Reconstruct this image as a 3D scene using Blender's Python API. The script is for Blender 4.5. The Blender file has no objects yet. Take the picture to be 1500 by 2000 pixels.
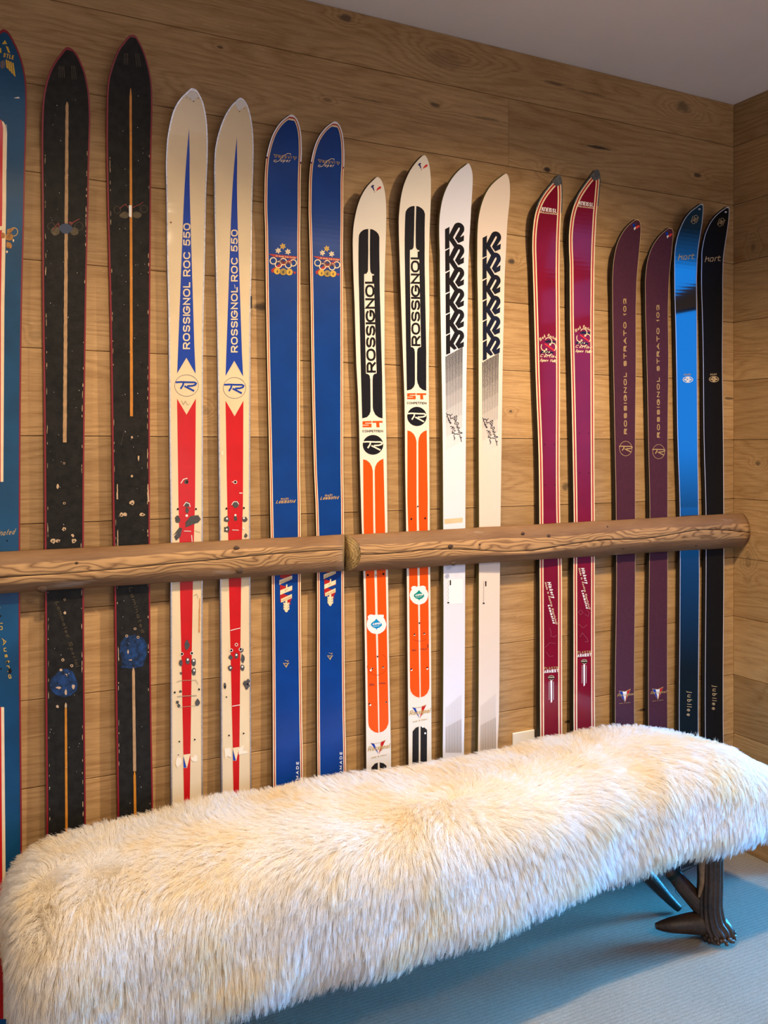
import bpy, bmesh, math, random
import numpy as np
from mathutils import Vector, kdtree, noise
from mathutils.geometry import tessellate_polygon

C = bpy.context.scene.collection
SC = bpy.context.scene
rnd = random.Random(7)

# ------------------------------------------------------------------ camera
FPX, CX, CY = 1735.0, 750.0, 875.0
YAW = math.atan(880 / 1735)
CH, CD = 1.352, 2.153
SN, CS = math.sin(YAW), math.cos(YAW)
cam_d = bpy.data.cameras.new('camera')
cam = bpy.data.objects.new('camera', cam_d); C.objects.link(cam)
cam.location = (0, -CD, CH)
cam.rotation_euler = (math.pi / 2, 0, -YAW)
cam_d.sensor_fit = 'HORIZONTAL'; cam_d.sensor_width = 36
cam_d.lens = FPX / 1500 * 36
cam_d.shift_y = -125 / 1500
cam_d.clip_start = .05
SC.camera = cam

# ------------------------------------------------------------------ colour, world, lights
SC.view_settings.view_transform = 'Standard'; SC.view_settings.look = 'None'
SC.view_settings.exposure = 0.0; SC.view_settings.gamma = 1.0
SC.view_settings.use_curve_mapping = False
SC.cycles.max_bounces = 8; SC.cycles.diffuse_bounces = 4; SC.cycles.glossy_bounces = 3
SC.cycles.transparent_max_bounces = 8
SC.cycles.sample_clamp_indirect = 6
W = bpy.data.worlds.new('world'); SC.world = W; W.use_nodes = True
bg = W.node_tree.nodes['Background']
bg.inputs[1].default_value = 2.1
_tc = W.node_tree.nodes.new('ShaderNodeTexCoord'); _sp = W.node_tree.nodes.new('ShaderNodeSeparateXYZ'); _cr = W.node_tree.nodes.new('ShaderNodeValToRGB')
_mr = W.node_tree.nodes.new('ShaderNodeMapRange'); _mr.inputs[1].default_value = -.5; _mr.inputs[2].default_value = .5
W.node_tree.links.new(_tc.outputs['Generated'], _sp.inputs[0]); W.node_tree.links.new(_sp.outputs[2], _mr.inputs[0]); W.node_tree.links.new(_mr.outputs[0], _cr.inputs[0])
W.node_tree.links.new(_cr.outputs[0], bg.inputs[0])
# clear blue sky above the horizon, dim shaded ground below it
_cr.color_ramp.elements[0].position = .29; _cr.color_ramp.elements[0].color = (.004, .012, .022, 1)
_cr.color_ramp.elements[1].position = .50; _cr.color_ramp.elements[1].color = (.012, .27, .95, 1)
_e = _cr.color_ramp.elements.new(.43); _e.color = (.006, .075, .24, 1)

def area(name, loc, look, size, sizey, power, col, spread=None):
    l = bpy.data.lights.new(name, 'AREA'); l.shape = 'RECTANGLE'; l.size = size; l.size_y = sizey
    l.energy = power; l.color = col
    if spread: l.spread = math.radians(spread)
    o = bpy.data.objects.new(name, l); C.objects.link(o); o.location = loc
    o.rotation_euler = (Vector(look) - Vector(loc)).to_track_quat('-Z', 'Y').to_euler()
    return o
def spot(name, loc, look, power, col, ang=110, blend=.7, rad=.035):
    l = bpy.data.lights.new(name, 'SPOT'); l.energy = power; l.color = col
    l.spot_size = math.radians(ang); l.spot_blend = blend; l.shadow_soft_size = rad
    o = bpy.data.objects.new(name, l); C.objects.link(o); o.location = loc
    o.rotation_euler = (Vector(look) - Vector(loc)).to_track_quat('-Z', 'Y').to_euler()
    return o
WARM = (1, .77, .50)
# ceiling downlights of the room
spot('ceiling_spot', (.25, -1.15, 2.49), (.35, -.2, 0), 84, WARM, 112, 1)
spot('ceiling_spot', (1.45, -1.1, 2.49), (1.45, -.15, 0), 186, WARM, 116, 1)
spot('ceiling_spot', (-.9, -1.5, 2.49), (-.2, -.2, .2), 26, WARM)
spot('ceiling_spot', (1.1, -2.7, 2.49), (1.2, -.8, .1), 85, WARM, 90, 1)
# daylight entering through the tall glazed opening in the right wall (bluish)
area('skylight_right', (3.9, -1.0, .60), (1.2, -.50, .02), 1.2, .7, 26, (.05, .46, 1), 44)
# soft fill added behind the camera, aimed up to brighten the ceiling
area('fill_behind', (.6, -4.3, 1.2), (1.4, -.8, 2.5), 2.6, 1.2, 34, (1, .92, .97))

# ------------------------------------------------------------------ helpers
def ray(px, py):
    a = (px - CX) / FPX; b = (CY - py) / FPX
    return a * CS + SN, CS - a * SN, b
def at_y(px, py, y):
    r = ray(px, py); t = (y + CD) / r[1]; return Vector((r[0] * t, y, CH + r[2] * t))
def at_z(px, py, z):
    r = ray(px, py); t = (z - CH) / r[2]; return Vector((r[0] * t, -CD + r[1] * t, z))

def new_obj(name, me, mats, parent=None, loc=None):
    o = bpy.data.objects.new(name, me); C.objects.link(o)
    if mats is not None:
        for m in (mats if isinstance(mats, (list, tuple)) else [mats]): me.materials.append(m)
    if loc is not None: o.location = loc
    if parent is not None: o.parent = parent
    return o
def mesh_from(name, verts, faces, smooth=False):
    me = bpy.data.meshes.new(name); me.from_pydata([tuple(v) for v in verts], [], faces); me.update()
    if smooth: me.polygons.foreach_set('use_smooth', [True] * len(me.polygons))
    return me
def bm_obj(name, bm, mats, parent=None, smooth=False, loc=None):
    me = bpy.data.meshes.new(name); bm.to_mesh(me); bm.free()
    if smooth: me.polygons.foreach_set('use_smooth', [True] * len(me.polygons))
    return new_obj(name, me, mats, parent, loc)
def empty(name, loc, label, cat, group=None):
    o = bpy.data.objects.new(name, None); C.objects.link(o); o.location = loc; o.empty_display_size = .1
    o['label'] = label; o['category'] = cat
    if group: o['group'] = group
    return o
def box(bm, x0, x1, y0, y1, z0, z1, bev=0):
    r = bmesh.ops.create_cube(bm, size=1)
    for v in r['verts']:
        v.co = Vector(((x0 + x1) / 2 + v.co.x * (x1 - x0), (y0 + y1) / 2 + v.co.y * (y1 - y0), (z0 + z1) / 2 + v.co.z * (z1 - z0)))
    if bev:
        es = list({e for v in r['verts'] for e in v.link_edges})
        bmesh.ops.bevel(bm, geom=es, offset=bev, segments=2, affect='EDGES', profile=.5)

# ------------------------------------------------------------------ materials
def mat(name, col, rough=.5, metal=0, spec=.3, coat=0, bump=None, var=None, trans=None):
    m = bpy.data.materials.new(name); m.use_nodes = True
    nt = m.node_tree; b = nt.nodes['Principled BSDF']
    b.inputs['Base Color'].default_value = (*col, 1); b.inputs['Roughness'].default_value = rough
    b.inputs['Metallic'].default_value = metal; b.inputs['Specular IOR Level'].default_value = spec
    b.inputs['Coat Weight'].default_value = coat; b.inputs['Coat Roughness'].default_value = .06
    tc = nt.nodes.new('ShaderNodeTexCoord')
    if var:
        amt, sc = var
        n = nt.nodes.new('ShaderNodeTexNoise'); n.inputs['Scale'].default_value = sc; n.inputs['Detail'].default_value = 5
        nt.links.new(tc.outputs['Object'], n.inputs['Vector'])
        r = nt.nodes.new('ShaderNodeMapRange'); r.inputs[1].default_value = .3; r.inputs[2].default_value = .7
        r.inputs[3].default_value = 1 - amt; r.inputs[4].default_value = 1 + amt * .4
        nt.links.new(n.outputs['Fac'], r.inputs[0])
        mx = nt.nodes.new('ShaderNodeMix'); mx.data_type = 'RGBA'; mx.blend_type = 'MULTIPLY'; mx.inputs[0].default_value = 1
        mx.inputs[6].default_value = (*col, 1); nt.links.new(r.outputs[0], mx.inputs[7])
        nt.links.new(mx.outputs[2], b.inputs['Base Color'])
    if bump:
        st, sc = bump
        n = nt.nodes.new('ShaderNodeTexNoise'); n.inputs['Scale'].default_value = sc; n.inputs['Detail'].default_value = 3
        nt.links.new(tc.outputs['Object'], n.inputs['Vector'])
        bp = nt.nodes.new('ShaderNodeBump'); bp.inputs['Strength'].default_value = st; bp.inputs['Distance'].default_value = .002
        nt.links.new(n.outputs['Fac'], bp.inputs['Height']); nt.links.new(bp.outputs[0], b.inputs['Normal'])
    return m

class NT:
    def __init__(s, m): s.t = m.node_tree; s.l = s.t.links
    def n(s, ty, **k):
        x = s.t.nodes.new(ty)
        for a, v in k.items(): setattr(x, a, v)
        return x
    def put(s, sock, v):
        if hasattr(v, 'links'): s.l.new(v, sock)
        else: sock.default_value = v
    def math(s, op, a, b=0, c=None, clamp=False):
        x = s.n('ShaderNodeMath', operation=op, use_clamp=clamp); s.put(x.inputs[0], a); s.put(x.inputs[1], b)
        if c is not None: s.put(x.inputs[2], c)
        return x.outputs[0]
    def comb(s, x, y, z):
        n = s.n('ShaderNodeCombineXYZ'); s.put(n.inputs[0], x); s.put(n.inputs[1], y); s.put(n.inputs[2], z); return n.outputs[0]
    def noise(s, vec, scale=1, detail=4, rough=.55, dist=0):
        n = s.n('ShaderNodeTexNoise'); s.put(n.inputs['Vector'], vec); n.inputs['Scale'].default_value = scale
        n.inputs['Detail'].default_value = detail; n.inputs['Roughness'].default_value = rough; n.inputs['Distortion'].default_value = dist
        return n.outputs['Fac']
    def rng(s, v, a, b, c=0, d=1, smooth=False):
        n = s.n('ShaderNodeMapRange'); n.interpolation_type = 'SMOOTHSTEP' if smooth else 'LINEAR'
        s.put(n.inputs[0], v)
        for i, q in enumerate((a, b, c, d)): n.inputs[i + 1].default_value = q
        return n.outputs[0]
    def mix(s, f, a, b, mode='MIX'):
        n = s.n('ShaderNodeMix', data_type='RGBA', blend_type=mode); s.put(n.inputs[0], f)
        for i, v in ((6, a), (7, b)):
            if hasattr(v, 'links'): s.l.new(v, n.inputs[i])
            else: n.inputs[i].default_value = (*v, 1)
        return n.outputs[2]
    def attr(s, name):
        n = s.n('ShaderNodeAttribute', attribute_type='OBJECT', attribute_name=name); return n.outputs['Fac']
    def bump(s, h, st, dist):
        n = s.n('ShaderNodeBump'); n.inputs['Strength'].default_value = st; n.inputs['Distance'].default_value = dist
        s.put(n.inputs['Height'], h); return n.outputs[0]

def oak(name, axis, knots):
    """planks: grain runs along x (axis 0) or y (axis 1); height is z. knots: (along, z, ra, rz, dark, swirl)"""
    m = bpy.data.materials.new(name); m.use_nodes = True; g = NT(m); b = g.t.nodes['Principled BSDF']
    tc = g.n('ShaderNodeTexCoord'); sp = g.n('ShaderNodeSeparateXYZ'); g.l.new(tc.outputs['Object'], sp.inputs[0])
    a = sp.outputs[axis]; z = sp.outputs[2]
    tone = g.attr('tone'); sh = g.attr('shift')
    ax = g.math('ADD', a, g.math('MULTIPLY', sh, 9.0)); zz = g.math('ADD', z, g.math('MULTIPLY', sh, 3.7))
    swirl = None; dark = None
    wob = g.noise(g.comb(g.math('MULTIPLY', a, 25), g.math('MULTIPLY', z, 40), 0), 1, 4)
    for (ka, kz, ra, rz, dk, sw) in knots:
        dx = g.math('DIVIDE', g.math('SUBTRACT', a, ka), ra); dz = g.math('DIVIDE', g.math('SUBTRACT', z, kz), rz)
        d2 = g.math('ADD', g.math('MULTIPLY', dx, dx), g.math('MULTIPLY', dz, dz))
        e = g.math('MULTIPLY', g.math('POWER', 2.718, g.math('MULTIPLY', d2, -.22)), sw)
        swirl = e if swirl is None else g.math('ADD', swirl, e)
        dd = g.math('ADD', g.math('SQRT', d2), g.math('MULTIPLY', g.math('SUBTRACT', wob, .5), 1.6))
        k = g.math('MULTIPLY', g.rng(dd, .45, 1.15, 1, 0, True), dk)
        dark = k if dark is None else g.math('MAXIMUM', dark, k)
    big = g.noise(g.comb(g.math('MULTIPLY', ax, .9), g.math('MULTIPLY', zz, 6), 0), 1, 3, .5, .4)
    gf = g.math('ADD', g.math('MULTIPLY', zz, 26), g.math('MULTIPLY', big, 15))
    if swirl is not None: gf = g.math('ADD', gf, swirl)
    rings = g.math('PINGPONG', gf, .5); rings = g.math('MULTIPLY', rings, 2)
    rings = g.math('POWER', rings, 1.6)
    fib = g.noise(g.comb(g.math('MULTIPLY', ax, 14), g.math('MULTIPLY', zz, 230), 0), 1, 4, .6)
    fine = g.noise(g.comb(g.math('MULTIPLY', ax, 60), g.math('MULTIPLY', zz, 700), 0), 1, 2)
    blot = g.noise(g.comb(g.math('MULTIPLY', ax, 1.6), g.math('MULTIPLY', zz, 7), 0), 1, 3)
    f = g.math('ADD', g.math('MULTIPLY', rings, .17), g.math('MULTIPLY', fib, .62))
    f = g.math('ADD', f, g.math('MULTIPLY', blot, .42)); f = g.math('ADD', f, g.math('MULTIPLY', fine, .16))
    f = g.rng(f, .38, .92)
    col = g.mix(f, (.56, .355, .165), (.27, .14, .048))
    fl = g.noise(g.comb(g.math('MULTIPLY', ax, 38), g.math('MULTIPLY', zz, 130), 4.0), 1, 1)
    col = g.mix(g.rng(fl, .68, .76, 0, .28), col, (.62, .45, .27))
    col = g.mix(1.0, col, g.n('ShaderNodeRGB').outputs[0], 'MULTIPLY') if False else col
    tm = g.rng(tone, 0, 1, .68, 1.22)
    n = g.n('ShaderNodeVectorMath', operation='SCALE'); g.l.new(col, n.inputs[0]); g.put(n.inputs['Scale'], tm); col = n.outputs[0]
    if dark is not None:
        col = g.mix(dark, col, (.045, .03, .022))
    g.l.new(col, b.inputs['Base Color'])
    b.inputs['Roughness'].default_value = .62; b.inputs['Specular IOR Level'].default_value = .3
    h = g.math('ADD', g.math('MULTIPLY', fib, .6), g.math('MULTIPLY', rings, .3))
    g.l.new(g.bump(h, .25, .0012), b.inputs['Normal'])
    return m

def carpet_mat():
    m = bpy.data.materials.new('carpet'); m.use_nodes = True; g = NT(m); b = g.t.nodes['Principled BSDF']
    tc = g.n('ShaderNodeTexCoord'); sp = g.n('ShaderNodeSeparateXYZ'); g.l.new(tc.outputs['Object'], sp.inputs[0])
    x, y = sp.outputs[0], sp.outputs[1]
    nz = g.noise(g.comb(x, y, 0), 420, 2, .7)
    n2 = g.noise(g.comb(g.math('MULTIPLY', x, 60), g.math('MULTIPLY', y, 260), 0), 1, 3, .6)
    big = g.noise(g.comb(x, y, 0), 6, 3)
    rib = g.math('SINE', g.math('ADD', g.math('MULTIPLY', y, 2 * math.pi / .0115), g.math('MULTIPLY', n2, 2.5)))
    rib01 = g.rng(rib, -1, 1)
    f = g.math('ADD', g.math('MULTIPLY', nz, .75), g.math('MULTIPLY', n2, .35)); f = g.math('ADD', f, g.math('MULTIPLY', rib01, .07))
    f = g.math('ADD', f, g.math('MULTIPLY', big, .12))
    col = g.mix(g.rng(f, .45, .95), (.135, .115, .088), (.46, .395, .31))
    g.l.new(col, b.inputs['Base Color']); b.inputs['Roughness'].default_value = .95; b.inputs['Specular IOR Level'].default_value = .1
    b.inputs['Sheen Weight'].default_value = .15
    h = g.math('ADD', g.math('MULTIPLY', nz, .9), g.math('MULTIPLY', rib01, .22))
    g.l.new(g.bump(h, .7, .004), b.inputs['Normal'])
    return m

def log_mat():
    m = bpy.data.materials.new('weathered_log'); m.use_nodes = True; g = NT(m); b = g.t.nodes['Principled BSDF']
    tc = g.n('ShaderNodeTexCoord'); sp = g.n('ShaderNodeSeparateXYZ'); g.l.new(tc.outputs['Object'], sp.inputs[0])
    x, z = sp.outputs[0], sp.outputs[2]
    wob = g.noise(g.comb(g.math('MULTIPLY', x, 5), 0, g.math('MULTIPLY', z, 8)), 1, 3)
    wob2 = g.noise(g.comb(g.math('MULTIPLY', x, 2.2), 3.3, g.math('MULTIPLY', z, 5)), 1, 2)
    zc = g.math('ADD', z, g.math('MULTIPLY', g.math('SUBTRACT', wob2, .5), .03))
    zc = g.math('ADD', zc, g.math('MULTIPLY', g.math('SUBTRACT', wob, .5), .016))
    band = g.rng(g.math('ABSOLUTE', zc), .0225, .0195, 0, 1, True)
    gf = g.math('ADD', g.math('MULTIPLY', z, 85), g.math('MULTIPLY', g.noise(g.comb(g.math('MULTIPLY', x, 3.2), 1.0, g.math('MULTIPLY', z, 11)), 1, 3, .5, .3), 16))
    r = g.math('MULTIPLY', g.math('PINGPONG', gf, .5), 2); r = g.math('POWER', r, 2.2)
    fib = g.noise(g.comb(g.math('MULTIPLY', x, 14), 0, g.math('MULTIPLY', z, 500)), 1, 3)
    light = g.mix(r, (.46, .27, .115), (.15, .07, .028))
    light = g.mix(g.rng(fib, .3, .8, 0, .35), light, (.22, .12, .06))
    blot = g.noise(g.comb(g.math('MULTIPLY', x, 6), 2.0, g.math('MULTIPLY', z, 25)), 1, 4)
    bark = g.mix(g.rng(blot, .3, .7), (.17, .085, .036), (.26, .145, .07))
    bark = g.mix(g.rng(fib, .35, .75, 0, .45), bark, (.13, .07, .04))
    gl = g.noise(g.comb(g.math('MULTIPLY', x, 4), 7.0, g.math('MULTIPLY', z, 22)), 1, 4)
    bark = g.mix(g.rng(gl, .66, .74, 0, .45), bark, (.42, .36, .30))
    col = g.mix(band, bark, light)
    g.l.new(col, b.inputs['Base Color']); b.inputs['Roughness'].default_value = .65; b.inputs['Specular IOR Level'].default_value = .3
    h = g.math('ADD', g.math('MULTIPLY', fib, .4), g.math('MULTIPLY', r, .4))
    g.l.new(g.bump(h, .5, .002), b.inputs['Normal'])
    return m

def endgrain_mat():
    m = bpy.data.materials.new('log_end_grain'); m.use_nodes = True; g = NT(m); b = g.t.nodes['Principled BSDF']
    tc = g.n('ShaderNodeTexCoord')
    n = g.noise(tc.outputs['Object'], 120, 4); n2 = g.noise(tc.outputs['Object'], 30, 3)
    sp = g.n('ShaderNodeSeparateXYZ'); g.l.new(tc.outputs['Object'], sp.inputs[0])
    y = g.math('ADD', sp.outputs[1], .02); z = sp.outputs[2]
    rr = g.math('SQRT', g.math('ADD', g.math('MULTIPLY', y, y), g.math('MULTIPLY', z, z)))
    rg = g.math('PINGPONG', g.math('ADD', g.math('MULTIPLY', rr, 180), g.math('MULTIPLY', n2, 2)), .5)
    f = g.math('ADD', rg, g.math('MULTIPLY', n, .9))
    col = g.mix(g.rng(f, .3, 1.1), (.12, .07, .025), (.36, .24, .09))
    g.l.new(col, b.inputs['Base Color']); b.inputs['Roughness'].default_value = .8
    g.l.new(g.bump(n, .8, .004), b.inputs['Normal'])
    return m

# ------------------------------------------------------------------ room shell
XR, H = 2.423, 2.518
XL, YF = -2.6, -4.6
SEAM0 = 1.977; PH = .1992
def K(px, py, rx, ry, dark=1, sw=3):
    p = at_y(px, py, 0); q = at_y(px + rx, py, 0); r = at_y(px, py + ry, 0)
    return (p.x, p.z, abs(q.x - p.x), abs(r.z - p.z), dark, sw)
back_knots = [K(675, 34, 13, 9, .75, 3), K(872, 118, 44, 20, .30, 6), K(1335, 210, 16, 12, .6, 4), K(1068, 331, 8, 6, 1, 3),
              K(515, 600, 20, 10, .85, 3), K(999, 511, 8, 6, .9, 3), K(1168, 288, 30, 3.2, .95, .6), K(1085, 163, 26, 3.5, .6, .6),
              K(720, 196, 55, 2.6, .5, .8), K(950, 232, 40, 2.8, .5, .8), K(1150, 182, 50, 3, .45, .5), K(1363, 342, 10, 5, .85, 2), K(998, 803, 5, 4, .8, 2),
              K(1105, 950, 9, 8, .7, 3), K(1110, 1409, 9, 3, .95, 1), K(1425, 778, 14, 3, .7, 1), K(70, 655, 12, 10, .25, 3),
              K(425, 190, 55, 16, .22, 4), K(395, 800, 14, 12, .35, 4), K(1092, 1255, 10, 9, .3, 4), K(640, 195, 10, 5, .4, 2),
              K(850, 205, 12, 6, .7, 2), K(430, 92, 8, 3, .8, 1), K(590, 795, 18, 4, .4, 1), K(1262, 1385, 22, 2.5, .9, .5)]
OAK_BACK = oak('oak_plank_back', 0, back_knots)
OAK_SIDE = oak('oak_plank_side', 1, [(-.10, 1.30, .012, .010, .7, 3), (-.06, .98, .012, .03, .3, 3), (-.08, 2.02, .01, .02, .35, 4), (-.2, .55, .03, .02, .4, 4)])
DARK = mat('dark_backing', (.03, .02, .012), .9)
PLASTER = mat('white_plaster', (.88, .86, .89), .9, spec=.1, bump=(.25, 60), var=(.03, 5))
WALLPAINT = mat('warm_wall_paint', (.62, .56, .47), .9, spec=.1, bump=(.2, 80))
CARPET = carpet_mat()
FRAME = mat('dark_window_frame', (.10, .07, .05), .5)

def struct(name, bm_or_me, mats):
    o = bm_obj(name, bm_or_me, mats); o['kind'] = 'structure'; return o
def quad(x0, x1, y0, y1, z0, z1):
    bm = bmesh.new(); box(bm, x0, x1, y0, y1, z0, z1); return bm
floor = struct('floor', quad(XL - .1, XR + .1, YF - .1, .1, -.08, 0), CARPET)
struct('ceiling', quad(XL - .1, XR + .1, YF - .1, .1, H, H + .1), PLASTER)
wall_back = struct('wall_back', quad(XL - .1, XR + .12, .014, .1, 0, H), DARK)
struct('wall_left', quad(XL - .1, XL, YF, .014, 0, H), WALLPAINT)
struct('wall_front', quad(XL, XR, YF - .1, YF, 0, H), WALLPAINT)
# right wall with its tall glazed opening
OY0, OY1, OZ = -.175, -1.75, 2.12
bm = bmesh.new()
box(bm, XR + .014, XR + .12, OY0, .014, 0, H); box(bm, XR + .014, XR + .12, YF, OY1, 0, H); box(bm, XR + .014, XR + .12, OY1, OY0, OZ, H)
wall_right = struct('wall_right', bm, DARK)

def plank_mesh(l, h, t=.014, g=.0006, c=.0012):
    # l along X, h along Z, front face at y=0 looking to -y, small chamfer
    x0, x1, z0, z1 = .0002, l - .0002, g, h - g
    v = [(x0, t, z0), (x1, t, z0), (x1, t, z1), (x0, t, z1), (x0, c, z0), (x1, c, z0), (x1, c, z1), (x0, c, z1),
         (x0 + .0003, 0, z0 + c), (x1 - .0003, 0, z0 + c), (x1 - .0003, 0, z1 - c), (x0 + .0003, 0, z1 - c)]
    f = [(0, 1, 5, 4), (1, 2, 6, 5), (2, 3, 7, 6), (3, 0, 4, 7), (4, 5, 9, 8), (5, 6, 10, 9), (6, 7, 11, 10), (7, 4, 8, 11), (8, 9, 10, 11)]
    return v, f
rows = []
zs = [SEAM0 + PH * k for k in range(2, -11, -1)]
zs = [z for z in zs if 0.03 < z < H]
edges = [H] + zs + [0]
tones = [.35, .45, .55, .50, .60, .62, .42, .25, .55, .6, .65, .5, .35, .4]
joints_back = {1: [at_y(993, 250, 0).x], 2: [-.6], 3: [.9 - 1.9], 0: [-1.2], 6: [at_y(210, 900, 0).x - 1.4], 8: [at_y(800, 1150, 0).x - 2.2], 9: [-.4], 5: [-1.7]}
for i in range(len(edges) - 1):
    z1, z0 = edges[i], edges[i + 1]
    xs = [XL] + sorted(joints_back.get(i, [])) + [XR]
    for j in range(len(xs) - 1):
        v, f = plank_mesh(xs[j + 1] - xs[j], z1 - z0)
        # plank vertices stay in wall coordinates so that grain and knots sit where they are
        v = [(a + xs[j], b, c + z0) for a, b, c in v]
        p = new_obj('plank', mesh_from('plank', v, f), OAK_BACK, wall_back)
        p['tone'] = float(min(1, max(0, tones[i] + .12 * rnd.uniform(-1, 1)))); p['shift'] = rnd.random()
tones_r = [.2, .3, .35, .45, .5, .35, .45, .45, .4, .55, .1, .4, .45, .4]
for i in range(len(edges) - 1):
    z1, z0 = edges[i], edges[i + 1]
    segs = [(OY0, 0.0)] + [(YF, OY1)]
    if z1 > OZ: segs = [(YF, OY1), (OY1, OY0), (OY0, 0.0)] if z0 < OZ else [(YF, -2.0), (-2.0, 0.0)]
    for (ya, yb) in segs:
        za, zb = z0, z1
        if z1 > OZ and z0 < OZ and (ya, yb) == (OY1, OY0): za = OZ
        v, f = plank_mesh(yb - ya, zb - za)
        v = [(XR + b, yb - a, c + za) for a, b, c in v]
        p = new_obj('plank', mesh_from('plank', v, f), OAK_SIDE, wall_right)
        p['tone'] = float(min(1, max(0, tones_r[i] + .1 * rnd.uniform(-1, 1)))); p['shift'] = rnd.random()
# window frame in the opening
bm = bmesh.new()
box(bm, XR + .02, XR + .10, OY0 - .04, OY0, 0, OZ, .003); box(bm, XR + .02, XR + .10, OY1, OY1 + .04, 0, OZ, .003)
box(bm, XR + .02, XR + .10, OY1, OY0, OZ - .04, OZ, .003); box(bm, XR + .02, XR + .10, OY1, OY0, 0, .03, .003)
win = struct('window_1', bm, FRAME)
bm = bmesh.new(); box(bm, XR + .03, XR + .09, -1.3, -1.24, .03, OZ - .04, .003); bm_obj('mullion', bm, FRAME, win)
bm = bmesh.new(); box(bm, XR + .03, XR + .09, OY1 + .04, OY0 - .04, 1.86, 1.91, .003); bm_obj('transom', bm, FRAME, win)

# ------------------------------------------------------------------ stroke lettering
def arc(cx, cy, rx, ry, a0, a1, n=12, e=2.0):
    r = []
    for i in range(n + 1):
        t = math.radians(a0 + (a1 - a0) * i / n); c, s = math.cos(t), math.sin(t)
        r.append((cx + rx * math.copysign(abs(c) ** (2 / e), c), cy + ry * math.copysign(abs(s) ** (2 / e), s)))
    return r
G = {}
def gl(ch, w, *st): G[ch] = (w, st)
gl('O', 1.05, arc(.5, .5, .5, .5, 0, 360, 24, 2.4)); gl('0', .95, arc(.5, .5, .5, .5, 0, 360, 24, 2.4))
gl('C', 1.0, arc(.5, .5, .5, .5, 42, 318, 18, 2.4)); gl('Q', 1.05, arc(.5, .5, .5, .5, 0, 360, 24), [(.6, .3), (1, 0)])
gl('G', 1.05, arc(.5, .5, .5, .5, 40, 350, 18, 2.4) + [(1, .46), (.55, .46)])
gl('S', .9, arc(.5, .75, .48, .25, 25, 270, 12, 2.3) + arc(.5, .25, .48, .25, 90, -155, 12, 2.3)[1:])
gl('R', .9, [(0, 0), (0, 1), (.65, 1)] + arc(.65, .73, .35, .27, 90, -90, 8) + [(0, .46)], [(.5, .46), (1, 0)])
gl('P', .9, [(0, 0), (0, 1), (.65, 1)] + arc(.65, .73, .35, .27, 90, -90, 8) + [(0, .46)])
gl('D', .95, [(0, 0), (0, 1), (.5, 1)] + arc(.5, .5, .5, .5, 90, -90, 10) + [(0, 0)])
gl('B', .85, [(0, 0), (0, 1), (.6, 1)] + arc(.6, .76, .35, .24, 90, -90, 8) + [(.1, .52)], [(.6, .52)] + arc(.6, .26, .4, .26, 90, -90, 8) + [(0, 0)])
gl('I', .08, [(.5, 0), (.5, 1)]); gl('1', .3, [(0, .75), (.8, 1), (.8, 0)])
gl('N', .9, [(0, 0), (0, 1), (1, 0), (1, 1)]); gl('L', .7, [(0, 1), (0, 0), (1, 0)]); gl('T', .9, [(0, 1), (1, 1)], [(.5, 1), (.5, 0)])
gl('E', .75, [(1, 1), (0, 1), (0, 0), (1, 0)], [(0, .5), (.85, .5)]); gl('F', .7, [(1, 1), (0, 1), (0, 0)], [(0, .5), (.8, .5)])
gl('M', 1.1, [(0, 0), (0, 1), (.5, .2), (1, 1), (1, 0)]); gl('W', 1.2, [(0, 1), (.25, 0), (.5, .9), (.75, 0), (1, 1)])
gl('A', 1.0, [(0, 0), (.5, 1), (1, 0)], [(.2, .33), (.8, .33)]); gl('V', 1, [(0, 1), (.5, 0), (1, 1)]); gl('K', .85, [(0, 0), (0, 1)], [(1, 1), (0, .45)], [(.3, .6), (1, 0)])
gl('H', .9, [(0, 0), (0, 1)], [(1, 0), (1, 1)], [(0, .5), (1, .5)]); gl('U', .9, [(0, 1), (0, .4)] + arc(.5, .4, .5, .4, 180, 360, 8) + [(1, 1)])
gl('X', .9, [(0, 0), (1, 1)], [(0, 1), (1, 0)]); gl('Y', .9, [(0, 1), (.5, .5), (1, 1)], [(.5, .5), (.5, 0)]); gl('Z', .9, [(0, 1), (1, 1), (0, 0), (1, 0)])
gl('2', .9, [(0, .8)] + arc(.5, .73, .5, .27, 160, 0, 8) + [(.9, .5), (0, 0), (1, 0)])
gl('5', .85, [(.95, 1), (.12, 1), (.05, .55)] + arc(.45, .32, .52, .30, 120, -150, 12, 2.3))
gl('J', .6, [(1, 1), (1, .3)] + arc(.5, .3, .5, .3, 0, -180, 8)); gl('-', .4, [(0, .4), (1, .4)]); gl(' ', .45); gl('.', .1, [(.3, 0), (.7, 0)])
gl('n_', .9, [(0, 0), (0, 1), (.5, 1)] + arc(.5, .6, .5, .4, 90, 0, 6) + [(1, 0)])
x = .62
gl('o', .6, arc(.5, x / 2, .5, x / 2, 0, 360, 14)); gl('a', .6, arc(.5, x / 2, .5, x / 2, 30, 360, 12), [(1, x), (1, 0)])
gl('c', .5, arc(.5, x / 2, .5, x / 2, 50, 310, 10)); gl('e', .55, [(0, x / 2), (1, x / 2)] + arc(.5, x / 2, .5, x / 2, 0, 310, 12))
gl('h', .55, [(0, 0), (0, 1)], [(0, .45)] + arc(.5, x - .2, .5, .2, 160, 0, 6) + [(1, 0)]); gl('n', .55, [(0, 0), (0, x)], [(0, .4)] + arc(.5, x - .2, .5, .2, 160, 0, 6) + [(1, 0)])
gl('m', .9, [(0, 0), (0, x)], [(0, .4)] + arc(.25, x - .2, .25, .2, 160, 0, 5) + [(.5, 0)], [(.5, .4)] + arc(.75, x - .2, .25, .2, 160, 0, 5) + [(1, 0)])
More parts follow.
